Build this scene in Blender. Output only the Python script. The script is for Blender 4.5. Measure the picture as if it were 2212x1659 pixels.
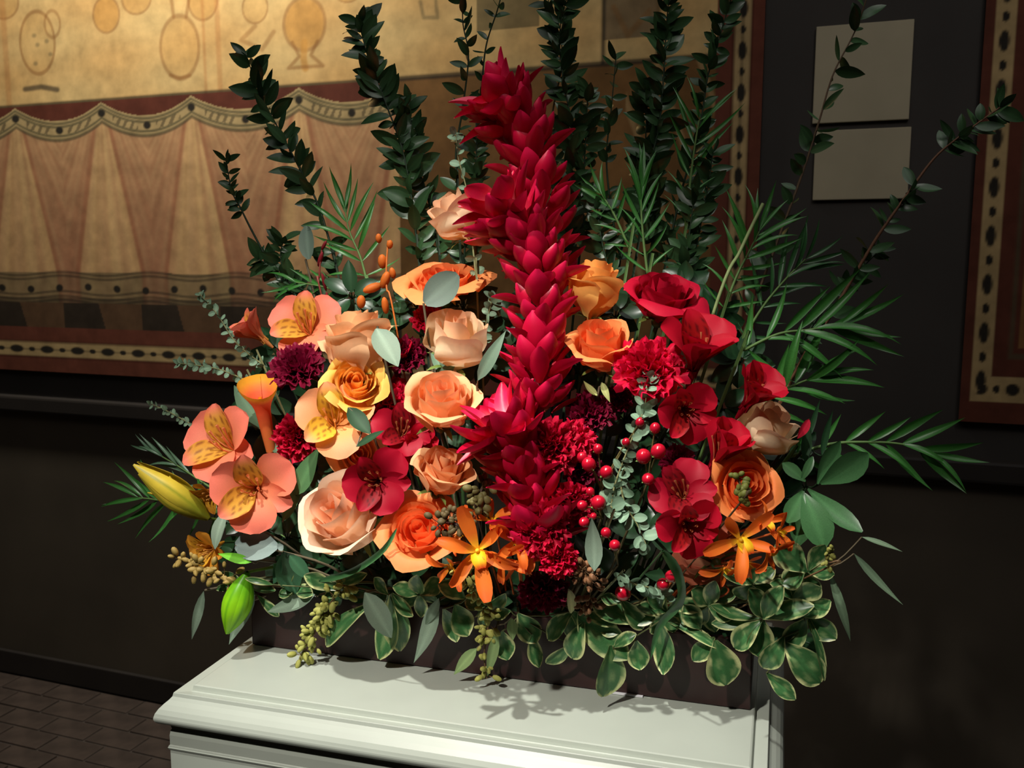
import bpy, math, random
import numpy as np
from mathutils import Vector, Matrix
PI = math.pi
random.seed(7); rng = np.random.default_rng(7)
for o in list(bpy.data.objects): bpy.data.objects.remove(o)
S = bpy.context.scene; C = S.collection

# ------------------------------------------------------------------ camera, world, lights, exposure
F = 1992.0; CX, CY = 1106.0, 829.5; TH = math.atan(273.0/F); CAMZ = 1.62
cd = bpy.data.cameras.new('camera'); cam = bpy.data.objects.new('camera', cd); C.objects.link(cam)
cam.location = (0, 0, CAMZ); cam.rotation_euler = (PI/2-TH, 0, 0)
cd.sensor_width = 36; cd.lens = F/2212*36; cd.clip_start = .02
cd.dof.use_dof = True; cd.dof.focus_distance = 1.12; cd.dof.aperture_fstop = 12
S.camera = cam
w = bpy.data.worlds.new('world'); S.world = w; w.use_nodes = True
w.node_tree.nodes['Background'].inputs[0].default_value = (.55, .6, 1, 1)
w.node_tree.nodes['Background'].inputs[1].default_value = .035
S.view_settings.view_transform = 'Standard'; S.view_settings.look = 'None'
S.view_settings.gamma = 1; S.view_settings.exposure = .12; S.view_settings.use_curve_mapping = False
def spot(name, loc, aim, e, deg, blend, size, col):
    l = bpy.data.lights.new(name, 'SPOT'); l.energy = e; l.spot_size = math.radians(deg); l.spot_blend = blend
    l.shadow_soft_size = size; l.color = col
    o = bpy.data.objects.new(name, l); C.objects.link(o); o.location = loc
    o.rotation_euler = (Vector(aim)-Vector(loc)).to_track_quat('-Z', 'Y').to_euler(); return o
spot('key_spot', (-.42, .50, 2.95), (-.06, 1.02, 1.16), 150, 37, 1, .02, (1, .97, .90))
spot('front_spot', (-.95, -.35, 3.05), (-.10, 1.05, 1.22), 200, 31, 1, .04, (1, .94, .86))
spot('mural_spot', (-1.05, 2.6, 3.62), (-1.15, 3.3, 2.5), 245, 130, 1, .12, (1, .93, .80))
spot('right_fill_spot', (.9, .2, 3.5), (.5, 2.6, 1.9), 22, 100, 1, .3, (1, .92, .86))  # unseen lamp, added to brighten the right part of the back wall
al_ = bpy.data.lights.new('ambient_fill', 'AREA'); al_.size = 2.4; al_.energy = 12; al_.color = (1, .97, .95)  # unseen area lamp added overhead as dim ambient fill for the closed room
ao_ = bpy.data.objects.new('ambient_fill', al_); C.objects.link(ao_); ao_.location = (.2, .4, 3.6)

def ray(px, py):
    x = (px-CX)/F; y = -(py-CY)/F
    return Vector((x, math.cos(TH)+y*math.sin(TH), -math.sin(TH)+y*math.cos(TH)))
def P(px, py, D):
    r = ray(px, py); return Vector((0, 0, CAMZ)) + r*(D/r.y)
def PXM(n, D): return n*D/F

# ------------------------------------------------------------------ helpers
def tag(o, label=None, cat=None, group=None, kind=None):
    if label: o['label'] = label
    if cat: o['category'] = cat
    if group: o['group'] = group
    if kind: o['kind'] = kind
    return o
def thing(name, loc, label, cat, group=None):
    o = bpy.data.objects.new(name, None); C.objects.link(o); o.location = loc; o.empty_display_size = .01
    return tag(o, label, cat, group)
def put(name, me, parent=None, M=None):
    o = bpy.data.objects.new(name, me); C.objects.link(o)
    if parent:
        o.parent = parent
        off = Vector(parent['_o']) if '_o' in parent else parent.location
        o.matrix_basis = Matrix.Translation(-off) @ (M if M else Matrix())
    elif M: o.matrix_basis = M
    return o
def mk(name, V, Fc, mat, cols=None, smooth=True):
    me = bpy.data.meshes.new(name)
    V = np.asarray(V, float).reshape(-1, 3)
    Fc = np.asarray(Fc, int)
    me.vertices.add(len(V)); me.vertices.foreach_set('co', V.ravel())
    n = Fc.shape[1]
    me.loops.add(Fc.size); me.loops.foreach_set('vertex_index', Fc.ravel())
    me.polygons.add(len(Fc)); me.polygons.foreach_set('loop_start', np.arange(len(Fc))*n)
    me.polygons.foreach_set('use_smooth', np.full(len(Fc), smooth))
    me.update(calc_edges=True)
    if cols is not None:
        a = me.color_attributes.new('Col', 'FLOAT_COLOR', 'POINT')
        c = np.ones((len(V), 4)); c[:, :3] = np.asarray(cols).reshape(-1, 3); a.data.foreach_set('color', c.ravel())
    me.materials.append(mat); return me
def gridF(nu, nv, off=0):
    i, j = np.meshgrid(np.arange(nu-1), np.arange(nv-1)); a = (j*nu+i).ravel()+off
    return np.stack([a, a+1, a+nu+1, a+nu], 1)
def srgb(*c):
    c = np.array(c, float)/255
    return np.where(c <= .04045, c/12.92, ((c+.055)/1.055)**2.4)
def mix(a, b, t):
    t = np.asarray(t)[..., None]; return np.asarray(a)*(1-t)+np.asarray(b)*t
def sst(a, b, x): t = np.clip((x-a)/(b-a), 0, 1); return t*t*(3-2*t)
def nodemat(name): 
    m = bpy.data.materials.new(name); m.use_nodes = True; nt = m.node_tree
    return m, nt, nt.nodes['Principled BSDF'], nt.nodes['Material Output']
def attr_mat(name, rough, transl=0, nscale=60, namp=.12, spec=.3, bump=0, sheen=0):
    m, nt, b, out = nodemat(name); N, L = nt.nodes, nt.links
    a = N.new('ShaderNodeAttribute'); a.attribute_name = 'Col'
    tc = N.new('ShaderNodeTexCoord'); no = N.new('ShaderNodeTexNoise'); no.inputs['Scale'].default_value = nscale; no.inputs['Detail'].default_value = 3
    L.new(tc.outputs['Object'], no.inputs['Vector'])
    mr = N.new('ShaderNodeMapRange'); mr.inputs[3].default_value = 1-namp*2; mr.inputs[4].default_value = 1+namp*2
    L.new(no.outputs['Fac'], mr.inputs[0])
    vm = N.new('ShaderNodeVectorMath'); vm.operation = 'SCALE'
    L.new(a.outputs['Color'], vm.inputs[0]); L.new(mr.outputs[0], vm.inputs['Scale'])
    L.new(vm.outputs[0], b.inputs['Base Color']); b.inputs['Roughness'].default_value = rough
    b.inputs['Specular IOR Level'].default_value = spec
    if sheen: b.inputs['Sheen Weight'].default_value = sheen
    if bump:
        bp = N.new('ShaderNodeBump'); bp.inputs['Strength'].default_value = bump; bp.inputs['Distance'].default_value = .002
        L.new(no.outputs['Fac'], bp.inputs['Height']); L.new(bp.outputs[0], b.inputs['Normal'])
    if transl:
        t = N.new('ShaderNodeBsdfTranslucent'); L.new(vm.outputs[0], t.inputs['Color'])
        mx = N.new('ShaderNodeMixShader'); mx.inputs[0].default_value = transl
        L.new(b.outputs[0], mx.inputs[1]); L.new(t.outputs[0], mx.inputs[2]); L.new(mx.outputs[0], out.inputs[0])
    return m
def flat_mat(name, col, rough, nscale=8, namp=.15, bump=0, spec=.4, col2=None):
    m, nt, b, out = nodemat(name); N, L = nt.nodes, nt.links
    tc = N.new('ShaderNodeTexCoord'); no = N.new('ShaderNodeTexNoise'); no.inputs['Scale'].default_value = nscale; no.inputs['Detail'].default_value = 5
    L.new(tc.outputs['Object'], no.inputs['Vector'])
    cr = N.new('ShaderNodeValToRGB'); c = np.array(col)
    cr.color_ramp.elements[0].position = .3; cr.color_ramp.elements[1].position = .7
    cr.color_ramp.elements[0].color = (*(c*(1-namp)), 1); cr.color_ramp.elements[1].color = (*(np.array(col2) if col2 is not None else c*(1+namp)), 1)
    L.new(no.outputs['Fac'], cr.inputs[0]); L.new(cr.outputs[0], b.inputs['Base Color'])
    b.inputs['Roughness'].default_value = rough; b.inputs['Specular IOR Level'].default_value = spec
    if bump:
        bp = N.new('ShaderNodeBump'); bp.inputs['Strength'].default_value = bump; bp.inputs['Distance'].default_value = .004
        L.new(no.outputs['Fac'], bp.inputs['Height']); L.new(bp.outputs[0], b.inputs['Normal'])
    return m
M_petal = attr_mat('petal', .55, .28, 90, .07, .25)
M_waxy = attr_mat('waxy_petal', .38, .15, 70, .08, .35)
M_leaf = attr_mat('leaf', .33, .14, 60, .16, .5)
M_matte = attr_mat('matte_leaf', .6, .12, 90, .12, .3)
M_stem = attr_mat('stem', .5, 0, 120, .15, .3)
M_berry = attr_mat('berry', .22, 0, 60, .1, .6)
M_ped = flat_mat('painted_wood', srgb(166, 173, 162), .36, 14, .03, .04, .4)
M_box = flat_mat('dark_brown_wood', srgb(48, 28, 26), .42, 18, .3, .08)
M_foam = flat_mat('floral_foam', srgb(28, 48, 28), .9, 80, .3, .3)
M_wall = flat_mat('dark_wall', srgb(58, 54, 50), .8, 3, .15, .1)
M_low = flat_mat('dado_panel', srgb(80, 72, 60), .7, 2.2, .2, .05)
M_rail = flat_mat('dado_rail', srgb(45, 41, 38), .5, 5, .15)
M_floor = flat_mat('mortar', srgb(70, 62, 56), .9, 30, .2)
M_tile = flat_mat('paver', srgb(68, 57, 50), .6, 12, .35, .2)
M_sign = flat_mat('pale_placard', srgb(176, 166, 138), .7, 10, .05)
M_ceil = flat_mat('dark_ceiling', srgb(50, 46, 42), .9, 4, .1)
M_fresco = attr_mat('fresco', .85, 0, 22, .2, .15)

def box_mesh(name, x0, x1, y0, y1, z0, z1, mat, bev=0):
    import bmesh
    bm = bmesh.new(); bmesh.ops.create_cube(bm, size=1)
    for v in bm.verts: v.co = Vector(((x0+x1)/2+v.co.x*(x1-x0), (y0+y1)/2+v.co.y*(y1-y0), (z0+z1)/2+v.co.z*(z1-z0)))
    if bev: bmesh.ops.bevel(bm, geom=bm.edges[:], offset=bev, segments=2, affect='EDGES', profile=.6)
    me = bpy.data.meshes.new(name); bm.to_mesh(me); bm.free(); me.materials.append(mat); return me
def frame(z, x=None):
    z = Vector(z).normalized()
    if x is None: x = Vector((0, 0, 1)) if abs(z.z) < .9 else Vector((1, 0, 0))
    x = Vector(x); x = (x-z*x.dot(z)).normalized(); y = z.cross(x)
    return Matrix((x, y, z)).transposed().to_4x4()
def place(loc, z, x=None, s=1, roll=0):
    return Matrix.Translation(loc) @ frame(z, x) @ Matrix.Rotation(roll, 4, 'Z') @ Matrix.Scale(s, 4)
def scr(sx, sy, sf): return Vector((sx, -sf, sy))           # right, up, towards the viewer's side of the room

def sweep(name, L, theta, width, cup=.2, nu=7, nv=10, col=None, mat=None, ruffle=0, rk=3, edge=0, phase=0, twist=0):
    """petal or leaf: from the origin, starts along +z, bends towards +x; the blade spans y, inner face towards the axis"""
    v = np.linspace(0, 1, nv); u = np.linspace(-1, 1, nu)
    th = np.array([theta(a) for a in v]); wd = np.array([width(a) for a in v]); cp = np.array([cup(a) if callable(cup) else cup for a in v])
    dl = L/(nv-1); cx = np.concatenate([[0], np.cumsum(np.sin((th[1:]+th[:-1])/2))*dl]); cz = np.concatenate([[0], np.cumsum(np.cos((th[1:]+th[:-1])/2))*dl])
    U, Vv = np.meshgrid(u, v)
    T = th[:, None]; W = wd[:, None]
    n = cp[:, None]*W*U**2 + ruffle*W*np.sin(rk*PI*U+phase)*Vv**2
    y = W*U*(1-.25*cp[:, None]*U**2)
    ex = edge*L*np.sin(rk*2.3*PI*U+phase*2)*sst(.7, 1, Vv)
    tw = twist*Vv; y2 = y*np.cos(tw)-n*np.sin(tw); n2 = y*np.sin(tw)+n*np.cos(tw)
    X = cx[:, None]-np.cos(T)*n2+np.sin(T)*ex; Z = cz[:, None]+np.sin(T)*n2+np.cos(T)*ex
    V = np.stack([X, y2, Z], -1)
    return mk(name, V, gridF(nu, nv), mat, col(U, Vv))
def tube(name, pts, rad, mat, col, seg=6):
    pts = [Vector(p) for p in pts]; n = len(pts); V = []
    for i, p in enumerate(pts):
        t = (pts[min(i+1, n-1)]-pts[max(i-1, 0)]).normalized(); f = frame(t, (0, 1, .1))
        r = rad(i/(n-1)) if callable(rad) else rad
        for k in range(seg): V.append(p + f.to_3x3() @ Vector((math.cos(k*2*PI/seg)*r, math.sin(k*2*PI/seg)*r, 0)))
    Fc = [(i*seg+k, i*seg+(k+1) % seg, (i+1)*seg+(k+1) % seg, (i+1)*seg+k) for i in range(n-1) for k in range(seg)]
    c = np.tile(np.asarray(col, float), (len(V), 1)) if np.ndim(col) == 1 else col
    return mk(name, [tuple(v) for v in V], Fc, mat, c)
def bez(pts, n):
    """smooth curve through points"""
    pts = [Vector(p) for p in pts]; out = []; m = len(pts)-1
    for i in range(n):
        t = i/(n-1)*m; k = min(int(t), m-1); f = t-k
        p0 = pts[max(k-1, 0)]; p1 = pts[k]; p2 = pts[k+1]; p3 = pts[min(k+2, m)]
        out.append(.5*((2*p1)+(p2-p0)*f+(2*p0-5*p1+4*p2-p3)*f*f+(3*p1-p0-3*p2+p3)*f**3))
    return out
def ball(name, r, sz, mat, col, nu=9, nv=7):
    a = np.linspace(0, 2*PI, nu); b = np.linspace(0, PI, nv); A, B = np.meshgrid(a, b)
    V = np.stack([r*np.sin(B)*np.cos(A), r*np.sin(B)*np.sin(A), r*sz*np.cos(B)], -1)
    cc = col(A, B/PI) if callable(col) else np.tile(col, (V.shape[0]*V.shape[1], 1))
    return mk(name, V, gridF(nu, nv), mat, cc)

# ------------------------------------------------------------------ room
WY = math.radians(20); VPX = CX-(F/math.cos(TH))/math.tan(WY)
r0 = ray(0, 1440); w0 = Vector((0, 0, CAMZ))+r0*(-CAMZ/r0.z)           # foot of the wall at the left of the frame
WU = Vector((math.cos(WY), -math.sin(WY), 0)); WN = Vector((-math.sin(WY), -math.cos(WY), 0))   # along the wall, out of the wall
MW = Matrix((WU, -WN, Vector((0, 0, 1)))).transposed().to_4x4(); MW.translation = (w0.x, w0.y, 0)    # local x along, y into wall, z up
MWi = MW.inverted()
def wall_sz(px, py, off=0):
    r = ray(px, py); n = WN; c = Vector((0, 0, CAMZ)); t = (Vector((w0.x, w0.y, 0))+n*off-c).dot(n)/r.dot(n)
    q = MWi @ (c+r*t); return q.x, q.z
def proj(s, z):
    """wall coordinates to the rectified drawing grid of the murals"""
    X = w0.x+WU.x*s; Y = w0.y+WU.y*s
    X0 = CX+X/Y*math.cos(TH)*F/ (1-0*X)  # column where the point's vertical meets eye level
    return X0
def cv(px, py):
    s, z = wall_sz(px, py); return s, z
def structure(name, me, M=None, kind='structure'):
    o = bpy.data.objects.new(name, me); C.objects.link(o); o['kind'] = kind
    if M: o.matrix_basis = M
    return o
H = 3.7
wb = structure('wall_back', box_mesh('wall_back', -3.5, 6.2, 0, .15, 0, H, M_wall), MW)
structure('floor', box_mesh('floor', -4.2, 4.2, -2, 5.4, -.1, -.006, M_floor))
fl = bpy.data.objects['floor']
structure('ceiling', box_mesh('ceiling', -4.2, 4.2, -2, 5.4, H, H+.1, M_ceil))
structure('wall_left', box_mesh('wall_left', -3.3, -3.15, -2, 5.2, 0, H, M_wall))
structure('wall_right', box_mesh('wall_right', 3.3, 3.45, -2, 2.0, 0, H, M_wall))
structure('wall_front', box_mesh('wall_front', -3.3, 3.45, -1.95, -1.8, 0, H, M_wall))
zr = wall_sz(0, 856)[1]; 
structure('trim_1', box_mesh('trim_1', -1.05, 5.9, -.045, .0, zr-.045, zr+.012, M_rail, .008), MW)
structure('trim_2', box_mesh('trim_2', -1.05, 5.9, -.012, .0, 0.0, zr-.045, M_low), MW)
structure('baseboard_back', box_mesh('baseboard_back', -1.05, 5.9, -.03, -.012, 0.0, .09, M_rail, .004), MW)
# pavers in the part of the floor that shows
tm = [box_mesh('brick', -.096, .096, -.046, .046, -.012, .0, M_tile, .003)]
k = 0
for j in range(12):
    for i in range(9):
        p = MW @ Vector((-.55+(i+.5*(j % 2))*.2, -.08-j*.1, random.uniform(-.002, .001)))
        o = bpy.data.objects.new('brick', tm[0]); C.objects.link(o); o.parent = fl
        o.matrix_basis = Matrix.Translation(p) @ Matrix.Rotation(-WY, 4, 'Z')

# ------------------------------------------------------------------ murals (painted panels standing proud of the dark wall)
BE = srgb(206, 176, 120); BE2 = srgb(196, 146, 84); BRN = srgb(92, 48, 36); DK = srgb(44, 40, 34); PK = srgb(182, 138, 100)
CRM = srgb(196, 168, 118); RED = srgb(104, 58, 44); OCH = srgb(138, 100, 58); GRN = srgb(82, 82, 60)
def pxgrid(s, z):
    X = w0.x+WU.x*s; Y = w0.y+WU.y*s
    d = Y*math.cos(TH)-(z-CAMZ)*math.sin(TH); up = Y*math.sin(TH)+(z-CAMZ)*math.cos(TH)
    px = CX+F*X/d; py = CY-F*up/d
    dh = Y*math.cos(TH); X0 = CX+F*X/dh; 
    Y0 = 556+(py-556)*(0-VPX)/(px-VPX)          # level at the frame's left edge: constant along horizontals
    return X0, Y0
def pt(px, py):
    s, z = wall_sz(px, py); X0, Y0 = pxgrid(np.array(s), np.array(z)); return float(X0), float(Y0)
def xe(px, py=556): return pt(px, py)[0]
def segd(X, Y, a, b):
    ax, ay = a; bx, by = b; dx, dy = bx-ax, by-ay; t = np.clip(((X-ax)*dx+(Y-ay)*dy)/(dx*dx+dy*dy+1e-9), 0, 1)
    return np.hypot(X-ax-t*dx, Y-ay-t*dy)
def poly(X, Y, pts):
    p = [pt(*q) for q in pts]; d = 1e9
    for a, b in zip(p[:-1], p[1:]): d = np.minimum(d, segd(X, Y, a, b))
    return d
def ell(X, Y, c, rx, ry): 
    cx, cy = pt(*c); return np.hypot((X-cx)/rx, (Y-cy)/ry)
def paint_left(X, Y):
    c = mix(BE, BE2, .25+.25*np.sin(X/61+Y/47)*np.sin(Y/33-X/90))
    def lay(m, col): 
        nonlocal c
        c = mix(c, col, np.clip(m, 0, 1))
    line = lambda d, w: 1-sst(w*.5, w*1.5+1, d)
    # jugs and vases drawn on the pale field
    vase = srgb(190, 138, 68); lin = srgb(140, 94, 50)
    for (q, rx, ry, f) in [((240, 35), 27, 37, .7), ((305, 0), 30, 32, .5), ((398, 105), 40, 62, .35), ((448, 5), 30, 38, .5), ((666, 55), 43, 50, .75),
                           ((560, 20), 26, 30, .3), ((760, -22), 30, 26, .5), ((20, 10), 30, 34, .4), ((-150, 60), 40, 60, .4), ((740, -140), 40, 70, .5)]:
        d = ell(X, Y, q, rx, ry); lay(f*(1-sst(.86, 1.05, d)), vase); lay(.55*(1-sst(.03, .12, abs(d-1))), lin)
    lay(.75*(1-sst(4, 10, poly(X, Y, [(666, 95), (664, 130), (668, 150)]))), vase)
    lay(.6*line(poly(X, Y, [(640, 95), (655, 125), (632, 150), (706, 145), (680, 122), (694, 92)]), 3), lin)
    lay(.6*line(poly(X, Y, [(385, 40), (380, 0)]), 3)+.6*line(poly(X, Y, [(412, 40), (418, 0)]), 3), lin)
    lay(.6*line(poly(X, Y, [(378, 165), (398, 172), (420, 166)]), 3), lin)
    d = ell(X, Y, (92, 95), 36, 66); lay(.22*(1-sst(.9, 1.05, d)), vase); lay(.6*(1-sst(.03, .1, abs(d-1))), lin)
    d = ell(X, Y, (124, 55), 16, 28); lay(.5*(1-sst(.06, .22, abs(d-1))), lin)
    lay(.8*line(poly(X, Y, [(66, 195), (100, 190), (134, 196)]), 5), DK*1.6)
    for q in [(112, 92), (92, 100), (85, 80), (120, 120), (88, 140)]: lay(.5*(1-sst(2, 7, np.hypot(X-pt(*q)[0], Y-pt(*q)[1]))), GRN)
    for q, wd in [(55, 9), (500, 8), (470, 5), (-90, 8)]: lay(.38*(1-sst(wd*.3, wd, abs(X-xe(q))))*(Y < 236), srgb(168, 104, 56))
    lay(.5*line(poly(X, Y, [(560, 60), (530, 90), (575, 110), (600, 72)]), 4), lin)
    lay(.5*line(poly(X, Y, [(915, 8), (922, 42), (952, 42), (948, 5)]), 3), GRN)
    # pictures at the right of the field
    lay(.8*((X > xe(1035, 30)) & (X < xe(1170, 30)) & (Y < pt(1100, 66)[1])), srgb(104, 92, 62))
    lay(.8*((X > xe(1308, 30)) & (X < xe(1420, 30)) & (Y < pt(1350, 88)[1])), srgb(112, 96, 74))
    lay(.8*line(abs(X-xe(1308, 50))+(Y > 238)*99, 4), DK); lay(.7*line(abs(X-xe(1425, 50))+(Y > 238)*99, 4), DK)
    lay(.6*line(poly(X, Y, [(1330, 20), (1360, 80), (1405, 30)]), 5), OCH)
    # dark strip and plain brown field below the pale one
    edge = 236.
    low = Y > edge; c[low] = OCH*.8
    lay(low*(.3+.3*np.sin(X/37+Y/60)), OCH*.5)
    lay(low*.4*line(abs(((X-Y*.45) % 90)-45), 6)*(X > xe(1350)), CRM)
    lay(.85*line(abs(Y-edge), 4), DK)
    # the painted hanging: scalloped border, cones of folds below every hook
    hooks = [-660, -480, -320, -145, 42, 228, 422, 654, 880]; yh = lambda x: pt(x, 233-(x-42)*.093)[1]+2
    hx = [xe(h, 220) for h in hooks]
    R = X < xe(868, 300)
    top = np.full(X.shape, 250.); ph = np.zeros(X.shape); near = np.full(X.shape, 0.)
    for a, b in zip(hx[:-1], hx[1:]):
        m = (X >= a) & (X <= b); t = (X-a)/(b-a); top = np.where(m, 239+33*(1-(2*t-1)**2), top)
        ph = np.where(m, t, ph); near = np.where(m, np.where(t < .5, a, b), near)
    hang = (Y > edge) & R
    c[hang & (Y < top)] = BRN
    body = hang & (Y >= top) & (Y < 650)
    tt = np.clip((Y-260)/330, 0, 1); hw = 6+62*tt**.9
    cone = 1-sst(hw-5, hw+5, abs(X-near))
    pb = mix(PK, BE2*.95, .35+.0*X); st = .5+.5*np.sin((X-near)/np.maximum(hw, 8)*9)
    colr = mix(mix(PK, srgb(186, 146, 104), 1-tt), srgb(200, 162, 112), cone*(.45+.55*st))
    colr = mix(colr, srgb(158, 108, 80), (1-cone)*(.1+.7*tt**1.2))
    colr = mix(colr, srgb(150, 92, 66), .6*(1-sst(2, 9, abs(abs(X-near)-hw-3))))
    fold = np.clip(np.sin((X-near)/(14+60*tt)*4.2+1.3*np.sin(near))*np.sin((X-near)/(9+40*tt)*7+near), -1, 1)
    colr = mix(colr, srgb(150, 98, 70), .28*np.clip(fold, 0, 1)); colr = mix(colr, srgb(206, 170, 122), .22*np.clip(-fold, 0, 1))
    c[body] = colr[body]
    bd = body & (Y < top+40); c[bd] = mix(CRM, GRN, .3+0*X)[bd]
    for o_, w_ in [(6, 2), (13, 2), (32, 2), (41, 3)]: lay(body*.75*line(abs(Y-top-o_), w_), GRN*.7)
    dash = (np.sin(X/2.6+Y/5) > .2) & (ph > .12) & (ph < .88) & (abs(ph-.5) > .1); lay(body*.6*dash*(abs(Y-top-22) < 7), DK)
    for h in hx[:-1]: lay(R*(1-sst(6, 10, np.hypot(X-h, Y-262))), DK)
    for a, b in zip(hx[:-1], hx[1:]): lay(R*(1-sst(6, 10, np.hypot(X-(a+b)/2, Y-292))), DK)
    # hem with lines, dots and dark teeth
    hem = R & (Y >= 588) & (Y < 650); lay(hem*(.35+.25*cone), GRN); lay(R*(Y > 640)*(Y < 706)*.5, DK)
    for y_ in [590, 598, 630, 640, 648]: lay(R*.6*line(abs(Y-y_-4*np.sin(X/30)), 2), DK)
    lay(R*(1-sst(6, 9, np.hypot(((X+20) % 62)-31, Y-620-3*np.sin(X/40)))), DK)
    low = R & (Y >= 650) & (Y < 706); c[low] = (srgb(92, 68, 48)*np.ones_like(c))[low]
    lay(low*.85*((((X+30) % 170) < 78+(Y-655)*.25)), DK*.9); 
    # frame: red, cream with dark lozenges, red, round the foot and the right end
    def framing(q, c):   # q = distance outwards from the inner edge of the frame, t = position along it
        d, t = q
        m = d >= 0; c = np.where(m[..., None], RED, c)
        cr = (d > 30) & (d < 62); c = np.where(cr[..., None], CRM*.8, c)
        c = np.where(((abs(d-46) < 2) & cr)[..., None], mix(CRM*.7, DK, .3+0*d), c)
        for off, rr, ll in [(0, 8, 15), (.5, 5, 7)]:
            e = np.hypot((d-46)/rr, (((t/66+off) % 1)-.5)*66/ll); c = mix(c, DK, (1-sst(.8, 1.15, e))*cr)
        for e_ in (30, 62): c = mix(c, BRN*.6, .7*(1-sst(1, 4, abs(d-e_))))
        return c
    xr = xe(1548, 200); dx = (X-xr)*.86; dy = Y-703
    d = np.maximum(dx, dy*(1.0)); t = np.where(dx > dy, Y, X)
    return framing((np.where(d > 0, d, -1), t), c)
def paint_right(X, Y):
    c = mix(OCH*.75, OCH, .5+.5*np.sin(X/50+Y/35)*np.sin(Y/21))
    xl = xe(2083, 500); q = (X-xl)/1.25; b = (790-Y); d = np.minimum(q, b)
    t = np.where(q < b, Y, X)
    c = np.where((d < 105)[..., None], RED*.8, c); cr = (d > 26) & (d < 62)
    c = np.where(cr[..., None], CRM*.8, c)
    for off, rr, ll in [(0, 9, 16), (.5, 6, 8)]:
        e = np.hypot((d-44)/rr, (((t/70+off) % 1)-.5)*70/ll); c = mix(c, DK, (1-sst(.8, 1.15, e))*cr)
    c = mix(c, GRN, .6*(1-sst(2, 6, abs(d-92))))
    return c
def mural(s0, s1, z0, z1, fn, label, ns, nz):
    s = np.linspace(s0, s1, ns); z = np.linspace(z0, z1, nz); SS, ZZ = np.meshgrid(s, z)
    X0, Y0 = pxgrid(SS, ZZ); col = fn(X0, Y0)
    V = np.stack([SS, np.full(SS.shape, -.022), ZZ], -1)
    o = tag(bpy.data.objects.new('mural', None), label, 'mural'); C.objects.link(o); o.matrix_basis = MW
    f = bpy.data.objects.new('painted_face', mk('painted_face', V, gridF(ns, nz), M_fresco, col, False)); C.objects.link(f); f.parent = o
    b = bpy.data.objects.new('backing', box_mesh('backing', s0, s1, -.0218, -.001, z0, z1, M_rail)); C.objects.link(b); b.parent = o
zb = wall_sz(0, 795)[1]; sr = wall_sz(1652, 100)[0]
mural(-1.08, sr, zb, 3.0, paint_left, 'large fresco panel with vases above a painted scalloped hanging, left half of the back wall', 900, 480)
sl = wall_sz(2070, 880)[0]
mural(sl, sl+1.3, zb, 3.0, paint_right, 'fresco panel with red and cream lozenge border at the right edge', 260, 420)
for (a, b, c_, d, lab) in [(1764, 60, 1974, 268, 'upper pale placard on the dark wall between the two frescoes'), (1762, 284, 1968, 433, 'lower pale placard on the dark wall between the two frescoes')]:
    x0, z1 = wall_sz(a, b); x1, _ = wall_sz(c_, b); _, z0 = wall_sz(a, d)
    tag(structure('placard', box_mesh('placard', x0, x1, -.012, -.001, z0, z1, M_sign, .002), MW, 'x'), lab, 'sign', 'pale placards on the dark wall')
for o in bpy.data.objects:
    if o.name.startswith('placard'): del o['kind']

# ------------------------------------------------------------------ pedestal and planter
TOP = 1.1; YAW = math.radians(16.3)
A = Vector((-.352, 1.19, TOP)); U = Vector((math.cos(YAW), -math.sin(YAW), 0)); Vd = Vector((math.sin(YAW), math.cos(YAW), 0))
MP = Matrix((U, Vd, Vector((0, 0, 1)))).transposed().to_4x4(); MP.translation = A    # local: x along the planter's front, y back
PL, PD, PH = .654, .17, .085
def loft(name, x0, x1, y0, y1, prof, mat, cap=True):
    V = []; Fc = []
    R_ = [(x0, y0), (x1, y0), (x1, y1), (x0, y1)]; sg = [(-1, -1), (1, -1), (1, 1), (-1, 1)]
    import bmesh
    bm = bmesh.new(); rings = []
    for off, z in prof:
        rings.append([bm.verts.new((x+sx*off, y+sy*off, z)) for (x, y), (sx, sy) in zip(R_, sg)])
    for a, b in zip(rings[:-1], rings[1:]):
        for k in range(4): bm.faces.new((a[k], b[k], b[(k+1) % 4], a[(k+1) % 4]))
    if cap: bm.faces.new(rings[0])
    bmesh.ops.recalc_face_normals(bm, faces=bm.faces)
    me = bpy.data.meshes.new(name); bm.to_mesh(me); bm.free(); me.materials.append(mat)
    return me
ped = thing('pedestal', A-Vector((0, 0, TOP)), 'pale grey painted pedestal with a moulded top under the flower planter', 'pedestal')
def inP(me, name, par): return put(name, me, par, MP)
arc = lambda cx, cz, r, a0, a1, n: [(cx+r*math.cos(math.radians(a0+(a1-a0)*i/n)), cz+r*math.sin(math.radians(a0+(a1-a0)*i/n))) for i in range(n+1)]
prof = [(-.003, 0), (.0, .0), (.0018, -.0008), (.0024, -.0045), (.0030, -.0072), (.0040, -.0078), (.0180, -.0042), (.0186, -.0050)]
prof += [(.0195, -.0090), (.0225, -.0125), (.027, -.0165), (.0315, -.0215), (.0345, -.0265)] + arc(.0275, -.0325, .0085, 25, -80, 8)
prof += [(.0265, -.0415), (.024, -.0435), (.0222, -.046), (.0215, -.0495)]
inP(loft('moulded_top', -.003, PL+.003, -.122, PD+.1, prof, M_ped), 'moulded_top', ped)
p2 = [(.0205, -.0485), (.0225, -.052), (.0235, -.058), (.0235, -.070), (.0245, -.071), (.0255, -.0735), (.0245, -.076), (.0235, -.077), (.0235, -.13), (.004, -.134), (.004, -.98)]
inP(loft('body', -.003, PL+.003, -.122, PD+.1, p2, M_ped, False), 'body', ped)
inP(loft('base', -.003, PL+.003, -.122, PD+.1, [(.004, -.97), (.02, -.985), (.03, -1.0), (.03, -1.1)], M_ped, False), 'base', ped)
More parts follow.
